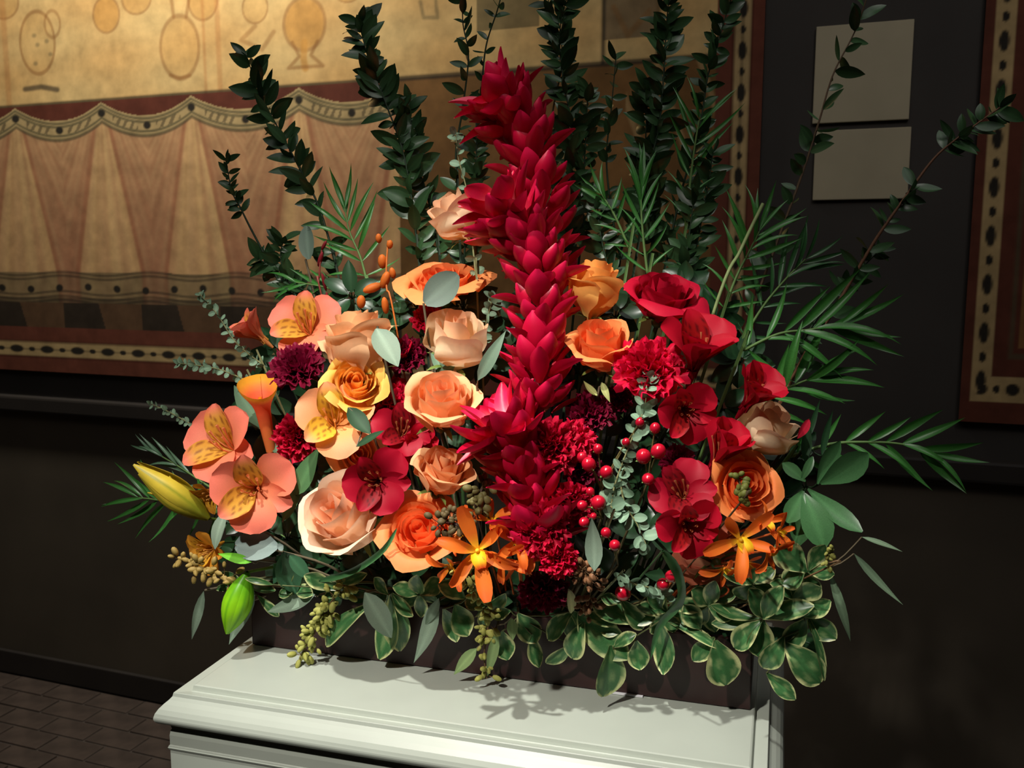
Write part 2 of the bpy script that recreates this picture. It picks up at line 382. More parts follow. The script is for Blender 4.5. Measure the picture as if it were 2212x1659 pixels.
for n_ in ('moulded_top', 'body'):
    me = bpy.data.meshes[n_]
    for p in me.polygons: p.use_smooth = False

pl = thing('planter', A+U*PL/2+Vd*PD/2, 'long dark brown rectangular planter box on the pale pedestal', 'planter')
def pbox(n, x0, x1, y0, y1, z0, z1, mat=M_box, b=.0015): return put(n, box_mesh(n, x0, x1, y0, y1, z0, z1, mat, b), pl, MP)
pbox('front_panel', 0, PL, 0, .01, .001, PH); pbox('back_panel', 0, PL, PD-.01, PD, .001, PH)
pbox('side_panel', 0, .01, .01, PD-.01, .001, PH); pbox('side_panel', PL-.01, PL, .01, PD-.01, .001, PH)
pbox('bottom_panel', .01, PL-.01, .01, PD-.01, .001, .008)
pbox('foam_block', .014, PL-.014, .014, PD-.014, .008, PH+.02, M_foam, .004)
tag(put('label_strip', box_mesh('slip', .49, .53, -.004, -.0005, .0006, .0022, flat_mat('white_plastic', srgb(235, 235, 240), .3, 5, .02)), None, MP),
    'thin white slip on the pedestal against the planter front', 'slip')
bpy.data.objects['label_strip'].name = 'white_slip'
def foam(p, z=PH):
    q = MP.inverted() @ Vector(p); x = min(max(PL/2+(q.x-PL/2)*.62, .04), PL-.04); y = min(max(PD/2+(q.y-PD/2)*.4, .03), PD-.03)
    return MP @ Vector((x, y, z-.01))
def Df(px, py, d=0):
    Y = 1.19-(px-545)*1.684e-4
    t = np.clip((1300-py)/700, 0, 1.8); b = max(0, 1-((px-1110)/620)**2)
    lo = sst(1180, 1340, py); return float(Y-.045+.03*lo+.10*t-.035*b*(1-lo)+d*(1-.45*lo if d < 0 else 1))
GS = srgb(48, 76, 40); GD = srgb(30, 52, 30)
def stem_part(t, p0, p1, r=.0022, col=GS, sag=0.0):
    m = Vector(p0)*.35+Vector(p1)*.65; m = m+Vector((0, .05, .0))+Vector((0, 0, -sag))
    return put('stem', tube('stem', bez([p1, m, p0], 8), r, M_stem, col), t)

# ------------------------------------------------------------------ roses
def rose_petal(R, Hh, ri, ph, al, hi, fl, cin, cbk, seed, cb=None):
    nu, nv = 11, 12; u = np.linspace(-1, 1, nu); v = np.linspace(0, 1, nv); Uu, Vv = np.meshgrid(u, v); r_ = np.random.default_rng(seed)
    top = 1-.16*Uu**4-.06*np.abs(Uu)**2+.015*np.sin(5*Uu+seed); vv = Vv*top
    ang = ph+Uu*al*(.35+.65*sst(0, .5, Vv))
    body = .14+(ri-.14)*sst(-.05, .55, Vv)
    body = body*(1-.10*sst(.5, .95, Vv)*(1 if fl < .12 else .3))
    roll = sst(.62, 1, Vv)**1.5
    rr = R*(body*(1+.09*Uu) + fl*roll*(.55+.45*np.cos(Uu*1.3))+ .012*np.sin(7*Uu+seed)*Vv**2)
    zz = Hh*hi*(vv**.92) - Hh*fl*.62*roll**2.0*(.7+.3*np.cos(2*Uu))
    pt_ = fl*.35*R*np.exp(-((Uu-.1*math.sin(seed))/.28)**2)*roll; rr = rr+pt_
    V = np.stack([rr*np.cos(ang), rr*np.sin(ang), zz], -1)
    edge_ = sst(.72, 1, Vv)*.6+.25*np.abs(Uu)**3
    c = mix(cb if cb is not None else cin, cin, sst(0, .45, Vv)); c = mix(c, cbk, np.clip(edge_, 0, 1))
    return mk('petal', V, gridF(nu, nv), M_petal, c)
nrose = 0
def rose(px, py, wpx, ax, cols, label, op=.25, hr=1.5, d=0, roll=0, n=(3, 4, 5, 5), sep=True):
    """cols = (heart, body, rim, base)"""
    global nrose; nrose += 1; sd = nrose*13
    D = Df(px, py, d); R = PXM(wpx, D)*1.13/2/(.93+op*.75); Hh = R*hr; ax = scr(*ax).normalized()
    c0 = P(px, py, D); base = c0-ax*Hh*.52
    t = thing('rose', base, label, 'rose', None); fr = place(base, ax, (1, 0, .2), 1, roll)
    H_, B_, E_, G_ = cols
    q = 0; rnd = random.Random(sd)
    spec = [(.15, 2.1, .93, 0), (.21, 1.8, .96, 0), (.28, 1.6, .97, 0)][:n[0]]
    spec += [(.38+.05*i, 1.25, .99-.01*i, .02+op*.05) for i in range(n[1])]
    spec += [(.60+.03*i, .98, .97-.012*i, .06+op*.25) for i in range(n[2])]
    spec += [(.82+.025*i, .86, .93-.03*i, .14+op*.75) for i in range(n[3])]
    a = rnd.random()*6
    for i, (ri, al, hi, fl) in enumerate(spec):
        a += 2*PI/2.5+rnd.uniform(-.2, .2); f = min(1, ri*1.15)
        body = mix(H_, B_, np.array(f)); 
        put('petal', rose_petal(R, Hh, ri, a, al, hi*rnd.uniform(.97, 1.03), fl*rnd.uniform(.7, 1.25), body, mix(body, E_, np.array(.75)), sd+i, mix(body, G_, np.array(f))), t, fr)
    if sep:
        for i in range(5):
            me = sweep('sepal', R*1.0, lambda v: .9+.9*v, lambda v: R*.2*(1-v)**.7*(v+.25), .3, 5, 6, lambda u, v: mix(srgb(72, 104, 48), srgb(120, 140, 70), v), M_leaf)
            put('sepal', me, t, fr @ Matrix.Rotation(i*2*PI/5, 4, 'Z'))
        hip = ball('hip', R*.2, 1, M_leaf, srgb(72, 104, 48)); put('hip', hip, t, fr @ Matrix.Translation((0, 0, -R*.04)))
        stem_part(t, foam(base), base-ax*R*.18, .0028)
    return t
def K(*a): return tuple(srgb(*x) for x in a)
PEACH = K((246, 150, 84), (250, 184, 128), (252, 200, 156), (250, 196, 130))
CREAM = K((248, 156, 84), (250, 218, 184), (252, 222, 196), (248, 220, 176))
ORNG = K((246, 110, 50), (250, 150, 86), (250, 158, 96), (250, 176, 96))
YELO = K((250, 158, 60), (250, 190, 100), (250, 170, 96), (250, 208, 120))
REDR = K((150, 8, 30), (196, 12, 48), (208, 18, 58), (150, 8, 34))
PALE = K((244, 180, 130), (253, 234, 196), (232, 160, 120), (253, 230, 170))
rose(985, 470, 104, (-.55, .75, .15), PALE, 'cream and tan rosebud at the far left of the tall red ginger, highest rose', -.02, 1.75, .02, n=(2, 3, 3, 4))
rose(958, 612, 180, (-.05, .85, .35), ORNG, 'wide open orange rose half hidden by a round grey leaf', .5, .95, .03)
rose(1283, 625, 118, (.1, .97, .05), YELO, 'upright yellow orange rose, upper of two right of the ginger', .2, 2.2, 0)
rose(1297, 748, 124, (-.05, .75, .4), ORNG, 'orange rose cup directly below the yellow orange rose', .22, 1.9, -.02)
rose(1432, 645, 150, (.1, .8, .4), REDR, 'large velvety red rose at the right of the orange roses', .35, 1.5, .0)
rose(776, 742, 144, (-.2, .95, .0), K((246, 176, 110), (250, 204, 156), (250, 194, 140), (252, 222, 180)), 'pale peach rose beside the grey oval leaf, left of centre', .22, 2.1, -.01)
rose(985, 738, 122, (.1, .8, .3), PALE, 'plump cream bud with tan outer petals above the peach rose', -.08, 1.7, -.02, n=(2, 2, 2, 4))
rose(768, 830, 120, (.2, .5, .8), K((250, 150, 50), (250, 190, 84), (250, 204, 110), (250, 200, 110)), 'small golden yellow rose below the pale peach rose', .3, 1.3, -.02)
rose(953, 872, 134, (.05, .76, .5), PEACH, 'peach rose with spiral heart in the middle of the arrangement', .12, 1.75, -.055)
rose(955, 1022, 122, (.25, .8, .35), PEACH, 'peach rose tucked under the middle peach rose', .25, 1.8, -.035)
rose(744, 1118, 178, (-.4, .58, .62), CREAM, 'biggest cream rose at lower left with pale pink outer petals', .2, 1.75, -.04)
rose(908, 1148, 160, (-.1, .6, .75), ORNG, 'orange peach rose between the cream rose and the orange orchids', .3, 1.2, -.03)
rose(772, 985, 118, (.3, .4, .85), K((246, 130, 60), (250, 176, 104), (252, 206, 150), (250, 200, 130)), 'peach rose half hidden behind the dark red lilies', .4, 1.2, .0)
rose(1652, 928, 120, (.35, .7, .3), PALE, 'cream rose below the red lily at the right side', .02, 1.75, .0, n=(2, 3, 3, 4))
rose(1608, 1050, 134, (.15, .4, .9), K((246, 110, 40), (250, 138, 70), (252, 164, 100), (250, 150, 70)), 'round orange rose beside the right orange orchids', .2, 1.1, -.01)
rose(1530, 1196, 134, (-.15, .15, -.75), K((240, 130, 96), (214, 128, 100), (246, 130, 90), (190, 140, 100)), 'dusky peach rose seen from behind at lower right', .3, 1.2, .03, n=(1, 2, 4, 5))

# ------------------------------------------------------------------ alstroemeria (six tepals, stamens, throat)
al_cache = {}
def alstro_meshes(key, k_, c_out, c_mid, c_throat, streak):
    key = (key, k_)
    if key in al_cache: return al_cache[key]
    wo = lambda v: (.10+.34*sst(.12, .75, v))*math.sqrt(max(0, 1-max(0, (v-.62)/.385)**2.4))
    wi = lambda v: (.08+.19*sst(.1, .65, v))*math.sqrt(max(0, 1-max(0, (v-.5)/.505)**2))
    co = lambda u, v: mix(mix(c_throat, c_mid, sst(0, .35, v)), c_out, sst(.4, .95, v))
    def ci(u, v):
        c = mix(mix(c_throat, streak[0], sst(.1, .4, v)), c_out, sst(.72, .98, v))
        s = ((np.sin(u*14) > .55) & (np.sin(v*34+u*9) > -.1) & (v > .2) & (v < .86)); return mix(c, streak[1], s*.8)
    th = lambda a0, a1: (lambda v: a0+(a1-a0)*v)
    ms = [sweep('tepal', 1, th(.25*k_, 1.75*k_), wo, .22, 11, 12, co, M_petal, .05, 1.5),
          sweep('tepal', 1, th(.15*k_, 1.35*k_), wi, .3, 13, 16, ci, M_petal, .03, 2),
          sweep('tepal', .92, th(.25*k_, 1.85*k_), wi, .3, 9, 10, co, M_petal, .05, 2)]
    st = []
    for i in range(6):
        a = i*PI/3; rr = .1
        pts = [(0, 0, .05), (math.cos(a)*rr, math.sin(a)*rr, .35), (math.cos(a)*rr*1.6+.12, math.sin(a)*rr*1.6, .62)]
        st.append(tube('stamen', bez(pts, 6), lambda t: .013 if t < .85 else .03, M_petal, mix(c_mid, srgb(240, 190, 120), np.array(.4)), 5))
    tb = tube('throat', [(0, 0, -.22), (0, 0, -.05), (0, 0, .12)], lambda t: .035+.05*t, M_petal, mix(c_throat, c_mid, np.array(.5)), 8)
    al_cache[key] = (ms, st, tb); return al_cache[key]
COL = {'salmon': (srgb(244, 126, 104), srgb(240, 140, 100), srgb(206, 150, 60), (srgb(222, 164, 60), srgb(130, 60, 30))),
       'peach': (srgb(250, 168, 120), srgb(250, 180, 110), srgb(230, 170, 60), (srgb(236, 190, 60), srgb(150, 80, 40))),
       'red': (srgb(204, 14, 46), srgb(182, 10, 38), srgb(130, 8, 28), (srgb(170, 20, 24), srgb(70, 5, 12))),
       'dark': (srgb(176, 8, 42), srgb(154, 8, 34), srgb(100, 6, 20), (srgb(140, 14, 24), srgb(60, 5, 12))),
       'gold': (srgb(226, 150, 50), srgb(226, 160, 50), srgb(190, 140, 40), (srgb(226, 170, 50), srgb(150, 80, 30)))}
def alstro(px, py, wpx, ax, col, label, roll=0, d=0, sp=1, opn=1):
    D = Df(px, py, d); s = PXM(wpx, D)*(.70+.22*(1-opn)); ax = scr(*ax).normalized(); c0 = P(px, py, D)-ax*s*.3
    t = thing('alstroemeria', c0-ax*s*.22, label, 'lily'); fr = place(c0, ax, (0, 0, 1), s, roll)
    (o1, i1, i2), st, tb = alstro_meshes(col, opn, *COL[col])
    nar = Matrix.Diagonal((sp, sp, 1, 1))
    for i in range(3):
        put('tepal', o1, t, fr @ Matrix.Rotation(PI+i*2*PI/3+random.uniform(-.1, .1), 4, 'Z') @ nar @ Matrix.Rotation(random.uniform(-.15, .1), 4, 'Y'))
        put('tepal', i1 if i else i2, t, fr @ Matrix.Rotation(PI+(i*2+1)*PI/3*1.0+PI*0+(PI*2/3 if 0 else 0)+ (PI if 0 else 0), 4, 'Z') @ nar @ Matrix.Translation((0, 0, .02)))
    for m in st: put('stamen', m, t, fr)
    put('throat', tb, t, fr); stem_part(t, foam(c0), c0-ax*s*.2, .0018)
    return t
alstro(664, 712, 158, (-.1, .5, .8), 'salmon', 'salmon alstroemeria with a yellow streaked upright petal at upper left', 0, .02)
alstro(556, 722, 105, (-.6, .6, .2), 'salmon', 'salmon alstroemeria seen from the side, farthest upper left', .5, .02, 1, .55)
alstro(722, 912, 176, (.15, .4, .85), 'peach', 'peach alstroemeria with yellow throat left of centre', .2, -.03)
alstro(492, 965, 186, (-.35, .45, .75), 'salmon', 'salmon alstroemeria, upper of the pair at far left', .3, -.0)
alstro(550, 1056, 184, (.05, .1, 1), 'salmon', 'salmon alstroemeria facing forward, lower of the pair at far left', .15, -.04)
alstro(455, 1185, 110, (-.4, -.1, .7), 'gold', 'small golden alstroemeria low at the left above the seed sprig', .6, .01)
alstro(462, 1062, 100, (-.4, -.5, .6), 'gold', 'yellow alstroemeria half hidden under the salmon pair', .9, .015)
alstro(815, 1040, 150, (.05, .1, 1), 'dark', 'dark red alstroemeria above the big cream rose', .5, -.05)
alstro(868, 935, 130, (.2, .45, .8), 'dark', 'dark red alstroemeria left of the middle peach rose', .1, -.01)
alstro(855, 790, 110, (-.1, .8, .4), 'dark', 'dark red alstroemeria behind the grey oval leaf', .1, .04, 1, .5)
alstro(1502, 775, 190, (.1, .85, .45), 'red', 'large bright red alstroemeria on the right shoulder', .2, -.03, 1, .62)
alstro(1478, 885, 140, (.1, -.1, 1), 'red', 'red alstroemeria with dark throat below the large red one', .4, -.03)
alstro(1622, 862, 150, (.35, .75, .5), 'red', 'red alstroemeria leaning over the cream rose at right', .1, -.035, 1, .6)
alstro(1552, 985, 150, (.25, .8, .35), 'red', 'narrow red alstroemeria trumpet above the round orange rose', .0, -.02, 1, .4)
alstro(1475, 1070, 150, (-.1, .5, .8), 'dark', 'deep red alstroemeria left of the round orange rose', .7, -.03)
alstro(1485, 1132, 140, (.1, -.1, 1), 'red', 'bright red alstroemeria just above the rose seen from behind', .3, -.04)
alstro(900, 965, 100, (.4, .1, .9), 'red', 'red alstroemeria squeezed between the peach roses', .8, .0)

# ------------------------------------------------------------------ carnations
car_cache = {}
def carnation(px, py, wpx, ax, c1, c2, label, d=0, key=None, hr=1):
    D = Df(px, py, d); R = PXM(wpx, D)/2; ax = scr(*ax).normalized(); base = P(px, py, D)-ax*R*.5
    k = key
    if k not in car_cache:
        ms = []
        for th, L, w_ in [(.05, .95, .34), (.45, 1.0, .44), (.9, 1.08, .5), (1.25, 1.12, .54)]:
            for e in range(2):
                ph = e*1.7+th
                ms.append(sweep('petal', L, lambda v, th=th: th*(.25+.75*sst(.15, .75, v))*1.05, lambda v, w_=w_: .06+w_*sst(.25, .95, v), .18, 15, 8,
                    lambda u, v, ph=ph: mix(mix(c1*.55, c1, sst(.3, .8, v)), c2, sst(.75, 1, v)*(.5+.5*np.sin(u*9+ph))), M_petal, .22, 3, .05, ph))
        car_cache[k] = ms
    ms = car_cache[k]; t = thing('carnation', base-ax*R*.35, label, 'carnation'); fr = place(base, ax, (1, 0, .3), R, random.random()*6)
    for ring, n in enumerate((4, 7, 9, 9)):
        for i in range(n):
            put('petal', ms[ring*2+i % 2], t, fr @ Matrix.Rotation(i*2*PI/n+ring*.6+random.uniform(-.15, .15), 4, 'Z') @ Matrix.Rotation(random.uniform(-.12, .12), 4, 'Y') @ Matrix.Scale(random.uniform(.9, 1.06), 4))
    put('calyx', tube('calyx', [base-ax*R*.35, base, base+ax*R*.3], lambda q: R*(.12+.14*q), M_leaf, srgb(66, 96, 56), 8), t)
    stem_part(t, foam(base), base-ax*R*.3, .0022)
BU = (srgb(112, 8, 40), srgb(142, 14, 56)); CRIM = (srgb(178, 8, 44), srgb(214, 16, 60)); HOT = (srgb(206, 8, 50), srgb(238, 22, 76))
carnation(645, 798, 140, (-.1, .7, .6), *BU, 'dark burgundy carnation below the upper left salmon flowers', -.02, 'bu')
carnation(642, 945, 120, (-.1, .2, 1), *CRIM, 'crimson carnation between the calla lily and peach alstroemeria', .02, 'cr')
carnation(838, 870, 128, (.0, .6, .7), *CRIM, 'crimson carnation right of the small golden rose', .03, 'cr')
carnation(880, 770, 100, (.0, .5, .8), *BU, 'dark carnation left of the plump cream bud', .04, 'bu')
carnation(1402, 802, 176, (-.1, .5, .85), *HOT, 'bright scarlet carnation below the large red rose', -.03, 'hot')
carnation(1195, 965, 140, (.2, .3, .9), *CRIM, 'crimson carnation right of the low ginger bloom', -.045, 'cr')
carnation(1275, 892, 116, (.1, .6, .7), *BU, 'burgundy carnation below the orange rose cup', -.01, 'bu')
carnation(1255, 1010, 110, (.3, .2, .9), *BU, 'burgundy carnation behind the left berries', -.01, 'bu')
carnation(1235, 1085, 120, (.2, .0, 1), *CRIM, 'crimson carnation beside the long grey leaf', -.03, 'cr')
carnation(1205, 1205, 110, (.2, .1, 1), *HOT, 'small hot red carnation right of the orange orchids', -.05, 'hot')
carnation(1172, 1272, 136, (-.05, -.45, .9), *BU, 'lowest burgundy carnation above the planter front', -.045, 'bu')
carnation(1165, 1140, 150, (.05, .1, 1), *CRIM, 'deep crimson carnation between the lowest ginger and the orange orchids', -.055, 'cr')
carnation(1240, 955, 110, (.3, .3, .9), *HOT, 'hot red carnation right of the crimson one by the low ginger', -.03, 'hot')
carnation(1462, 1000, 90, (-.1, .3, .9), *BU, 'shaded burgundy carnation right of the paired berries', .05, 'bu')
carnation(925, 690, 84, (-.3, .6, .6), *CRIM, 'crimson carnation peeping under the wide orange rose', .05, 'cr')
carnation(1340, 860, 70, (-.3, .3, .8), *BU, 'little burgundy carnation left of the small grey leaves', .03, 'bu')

# ------------------------------------------------------------------ red ginger torches
RG = srgb(190, 8, 50); RG2 = srgb(222, 26, 82)
def gcol(u, v): return mix(mix(srgb(170, 4, 30), RG, sst(0, .5, v)), RG2, sst(.6, 1, v)*.8*(1-.5*u*u))
def gcol2(u, v): return mix(mix(srgb(250, 150, 160), srgb(238, 40, 90), sst(.15, .6, v)), srgb(220, 16, 62), sst(.7, 1, v))
bw = lambda v: .34*math.sin(PI*min(1, (v*.93+.05)))**.62*(.75+.25*math.sin(PI*v))
BR = [sweep('bract', 1, lambda v: .85-.75*v, bw, .45, 7, 9, gcol, M_waxy), sweep('bract', 1, lambda v: 1.0-1.1*v, bw, .55, 7, 9, gcol, M_waxy),
      sweep('bract', 1, lambda v: .75+.1*v, lambda v: bw(v)*.82, .5, 7, 9, gcol, M_waxy)]
BRP = sweep('bract', 1, lambda v: .3+.2*v, lambda v: bw(v)*.7, .5, 7, 9, gcol2, M_waxy)
def ginger(pts, d, n, rpx, bpx, label, pink=8, tipopen=.5, fl=.3):
    w3 = [P(x, y, Df(x, y, d+e)) for x, y, e in pts]; cur = bez(w3, 60); D = Df(pts[0][0], pts[0][1], d)
    t = thing('red_ginger', cur[0], label, 'ginger flower')
    put('stalk', tube('stalk', cur[:1]+cur+[foam(cur[0])][:0], lambda q: PXM(11, D)*(1-.5*q), M_stem, srgb(120, 10, 34), 8), t)
    stem_part(t, foam(cur[0]), cur[0]+Vector((0, 0, .001)), .005, srgb(70, 80, 40))
    for i in range(n):
        q = (i+.5)/n; q = q**.93; f = q*(len(cur)-1); k = min(int(f), len(cur)-2); p = cur[k].lerp(cur[k+1], f-k)
        tg = (cur[min(k+2, 59)]-cur[max(k-1, 0)]).normalized(); fr = frame(tg, (0, 1, 0)); a = i*2.39996
        sc = PXM(bpx, D)*(1.0-.12*q)*random.uniform(.72, 1.1)
        tip = q > 1-pink/n*1.0
        m = BRP if (tip and i % 2) else BR[i % 3]; sc *= 1+fl*sst(.55, .9, q); tilt = random.uniform(-.25, .45)+.15*sst(.5, .85, q)+(.12 if q < .85 else tipopen*(q-.85)/.15*random.uniform(-.3, 1))
        M = Matrix.Translation(p) @ fr @ Matrix.Rotation(a, 4, 'Z') @ Matrix.Translation((PXM(rpx, D)*.62, 0, 0)) @ Matrix.Rotation(tilt, 4, 'Y') @ Matrix.Scale(sc, 4)
        put('bract', m, t, M)
    return t
ginger([(1185, 660, .03), (1170, 470, .02), (1135, 300, .02), (1085, 215, 0)], .03, 118, 50, 92, 'tallest red ginger torch curving to the upper left tip', 12, .9)
ginger([(1165, 900, .0), (1165, 740, 0), (1160, 560, .01), (1085, 450, -.01)], -.035, 120, 46, 98, 'middle red ginger torch in front of the tallest one', 12, .9)
ginger([(1170, 1190, .01), (1150, 1090, 0), (1122, 985, -.005), (1092, 925, -.02)], -.045, 92, 44, 108, 'lowest red ginger bloom with pink tipped bracts above the orange orchids', 12, .5, .35)

# ------------------------------------------------------------------ orchids, buds, lilies, calla
def oc(u, v): return mix(mix(srgb(250, 200, 50), srgb(238, 120, 40), sst(.05, .35, v)), srgb(226, 96, 34), sst(.6, 1, v))
ow = lambda v: .19*math.sin(PI*min(1, (v*.9+.05)))**.6*(.45+.75*v)
OP = [sweep('petal', 1, lambda v: 1.25+.1*math.sin(v*4), ow, .25, 7, 9, oc, M_petal, .1, 1), sweep('petal', 1, lambda v: .8+1.2*v*v, ow, .45, 7, 9, oc, M_petal, .15, 1.5, 0, 1, .8),
      sweep('petal', .95, lambda v: 1.5-.9*v, ow, .5, 7, 9, oc, M_petal, .1, 2, 0, 0, -.7)]
OL = sweep('lip', .42, lambda v: .5+1.2*v, lambda v: .08+.10*math.sin(v*3), .5, 9, 8, lambda u, v: mix(srgb(252, 214, 40), srgb(220, 60, 30), sst(.6, 1, v)), M_petal, .2, 3)
OC = ball('column', .05, 1.4, M_petal, srgb(252, 206, 60))
def orchid(px, py, wpx, ax, label, roll=0, n=5, d=0, bud=None):
    D = Df(px, py, d); s = PXM(wpx, D)*.55; ax = scr(*ax).normalized(); c0 = P(px, py, D)
    t = thing('orchid', c0-ax*s*.4, label, 'orchid', 'orange orchids'); fr = place(c0, ax, (0, 0, 1), s, roll)
    for i in range(n): put('petal', OP[(i+n) % 3], t, fr @ Matrix.Rotation(i*2*PI/n+random.uniform(-.15, .15), 4, 'Z') @ Matrix.Scale(random.uniform(.85, 1.1), 4))
    put('lip', OL, t, fr @ Matrix.Rotation(PI, 4, 'Z')); put('column', OC, t, fr @ Matrix.Translation((0, 0, .08)))
    stem_part(t, foam(c0), c0-ax*s*.05, .0014, srgb(196, 100, 50))
orchid(1032, 1188, 200, (-.05, .15, 1), 'orange orchid with yellow centre, largest of the left cluster', .3, 6, -.075)
orchid(1112, 1168, 150, (.4, .3, .8), 'curled orange orchid at the right of the left cluster', .8, 5, -.06)
orchid(975, 1220, 120, (-.6, -.5, .6), 'small orange orchid pointing down over the peach rose', 2.4, 4, -.06)
orchid(1062, 1125, 125, (-.05, .85, .4), 'orange orchid standing up at the top of the left cluster', .2, 4, -.05)
orchid(1120, 1210, 110, (.5, -.5, .7), 'orange orchid at the foot of the left cluster beside hot red petals', 1.3, 5, -.06)
orchid(998, 1150, 110, (-.5, .4, .7), 'orange orchid at upper left of the left cluster beside the dusky seeds', 1.1, 5, -.06)
orchid(1082, 1205, 120, (.1, -.3, .9), 'orange orchid in the middle of the left cluster, below the standing one', .6, 5, -.07)
orchid(1145, 1190, 90, (.6, .0, .7), 'rightmost orange orchid of the left cluster touching the crimson petals', .1, 5, -.05)
orchid(1682, 1150, 90, (.6, .1, .6), 'rightmost orange orchid of the right cluster', 1.0, 5, -.04)
orchid(1612, 1215, 100, (.1, -.6, .7), 'reddish orange orchid hanging below the large open one at right', .9, 5, -.045)
orchid(1598, 1165, 180, (.1, .1, 1), 'large open orange orchid of the right cluster', .5, 5, -.055)
orchid(1650, 1130, 120, (.5, .5, .7), 'orange orchid at upper right of the right cluster', .2, 4, -.04)
orchid(1655, 1192, 115, (.5, -.4, .7), 'orange orchid reaching toward the variegated leaves at right', 2.2, 4, -.05)
orchid(1565, 1225, 105, (-.2, -.5, .8), 'reddish orange orchid hanging under the rose seen from behind', 1.4, 4, -.02)
def bud_sprig(pts, buds, d, col, label, cat='bud sprig', name='bud_sprig'):
    w3 = [P(x, y, Df(x, y, d)) for x, y in pts]; t = thing(name, foam(w3[0]), label, cat)
    put('stem', tube('stem', bez([foam(w3[0])]+w3, 16), .0012, M_stem, mix(col, srgb(90, 70, 40), np.array(.4))), t)
    for x, y, r, el, an in buds:
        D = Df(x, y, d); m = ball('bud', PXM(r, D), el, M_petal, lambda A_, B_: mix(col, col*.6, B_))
        put('bud', m, t, place(P(x, y, D), scr(math.cos(math.radians(an)), math.sin(math.radians(an)), .2)))
OB = srgb(226, 120, 44)
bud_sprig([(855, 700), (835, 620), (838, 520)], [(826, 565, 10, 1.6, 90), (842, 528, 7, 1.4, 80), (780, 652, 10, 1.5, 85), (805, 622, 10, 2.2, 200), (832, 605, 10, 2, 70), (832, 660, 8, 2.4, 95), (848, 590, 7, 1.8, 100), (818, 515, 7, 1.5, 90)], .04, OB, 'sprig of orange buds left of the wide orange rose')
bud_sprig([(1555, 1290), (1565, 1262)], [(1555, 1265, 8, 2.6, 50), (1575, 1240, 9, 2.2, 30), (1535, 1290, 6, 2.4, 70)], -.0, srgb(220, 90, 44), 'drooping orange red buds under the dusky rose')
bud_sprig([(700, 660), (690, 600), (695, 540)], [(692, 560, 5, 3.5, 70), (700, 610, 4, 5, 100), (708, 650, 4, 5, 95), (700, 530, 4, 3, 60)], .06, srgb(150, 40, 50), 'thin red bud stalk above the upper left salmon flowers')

def lilybud(p0, p1, wpx, d, c1, c2, label, half=False):
    D = Df(*p0, d); a = P(*p0, D); b = P(*p1, D-.01); L = (b-a).length; ax = (b-a).normalized(); t = thing('lily_bud', a, label, 'lily bud'); fr = place(a, ax, (0, -1, .3), 1, .3)
    wm = PXM(wpx, D)/2
    for i in range(6):
        o = i % 2
        Lp = L*(1 if not half else (1.0, .62, 1.0, .95, .7, .9)[i]); 
        def th(v, h=half, i=i): return (wm/L)*2.6*math.cos(PI*min(1, v*1.02))*(1.0)+(sst(.55, 1, v)*(.9 if h and i % 3 == 1 else .25 if h else 0))
        me = sweep('petal', Lp, th, lambda v: wm*.62*math.sin(PI*min(1, v*.93+.05))**.8*(.94+.06*o), .45, 9, 12, lambda u, v: mix(mix(c2, c1, sst(.1, .6, v)), c2, .8*np.exp(-(u/.16)**2)), M_waxy)
        put('petal', me, t, fr @ Matrix.Rotation(i*PI/3, 4, 'Z') @ Matrix.Translation((wm*.15*(1-o*.3), 0, 0)))
    stem_part(t, foam(a), a, .002, srgb(96, 130, 50))
lilybud((452, 1120), (280, 1000), 84, .02, srgb(232, 206, 70), srgb(140, 150, 40), 'yellow green half open lily bud pointing left', True)
lilybud((534, 1236), (486, 1382), 74, -.02, srgb(150, 216, 30), srgb(90, 160, 24), 'bright lime green lily bud hanging down at lower left')

def calla():
    D = Df(555, 880, -.01); base = P(585, 975, D+.01); top = P(556, 832, D); ax = (top-base).normalized(); L = (top-base).length
    t = thing('calla_lily', base, 'orange calla lily with a yellow inside at the left', 'calla lily'); fr = place(base, ax, (0, -1, 0), 1, 0)
    nu, nv = 25, 16; u = np.linspace(-1, 1, nu); v = np.linspace(0, 1, nv); Uu, Vv = np.meshgrid(u, v)
    a = Uu*PI*1.12; wmx = PXM(40, D)
    hi = 1+.16*np.cos(a+PI)*Vv**3                      # the back stands higher than the overlap
    r = wmx*(.26+.22*Vv+.55*sst(.55, 1, Vv)**1.6*(1+.25*np.cos(a+PI)))+.0012*Uu
    rolled = sst(.85, 1, Vv)
    V = np.stack([r*np.cos(a), r*np.sin(a)*1.05, L*(Vv*hi-.07*rolled*sst(.3, 1, np.abs(Uu)))], -1)
    c = mix(srgb(220, 120, 60), srgb(232, 100, 60), sst(.2, .7, Vv)); c = mix(c, srgb(250, 180, 50), sst(.78, .98, Vv))
    put('spathe', mk('spathe', V, gridF(nu, nv), M_petal, c), t, fr @ Matrix.Rotation(PI*.15, 4, 'Z') @ Matrix.Rotation(-.0, 4, 'Y'))
    put('spadix', tube('spadix', [(0, 0, L*.2), (0, 0, L*.82)], lambda q: .0035-.001*q, M_petal, srgb(250, 170, 40), 8), t, fr)
    stem_part(t, foam(base), base, .004, srgb(90, 120, 60))
calla()

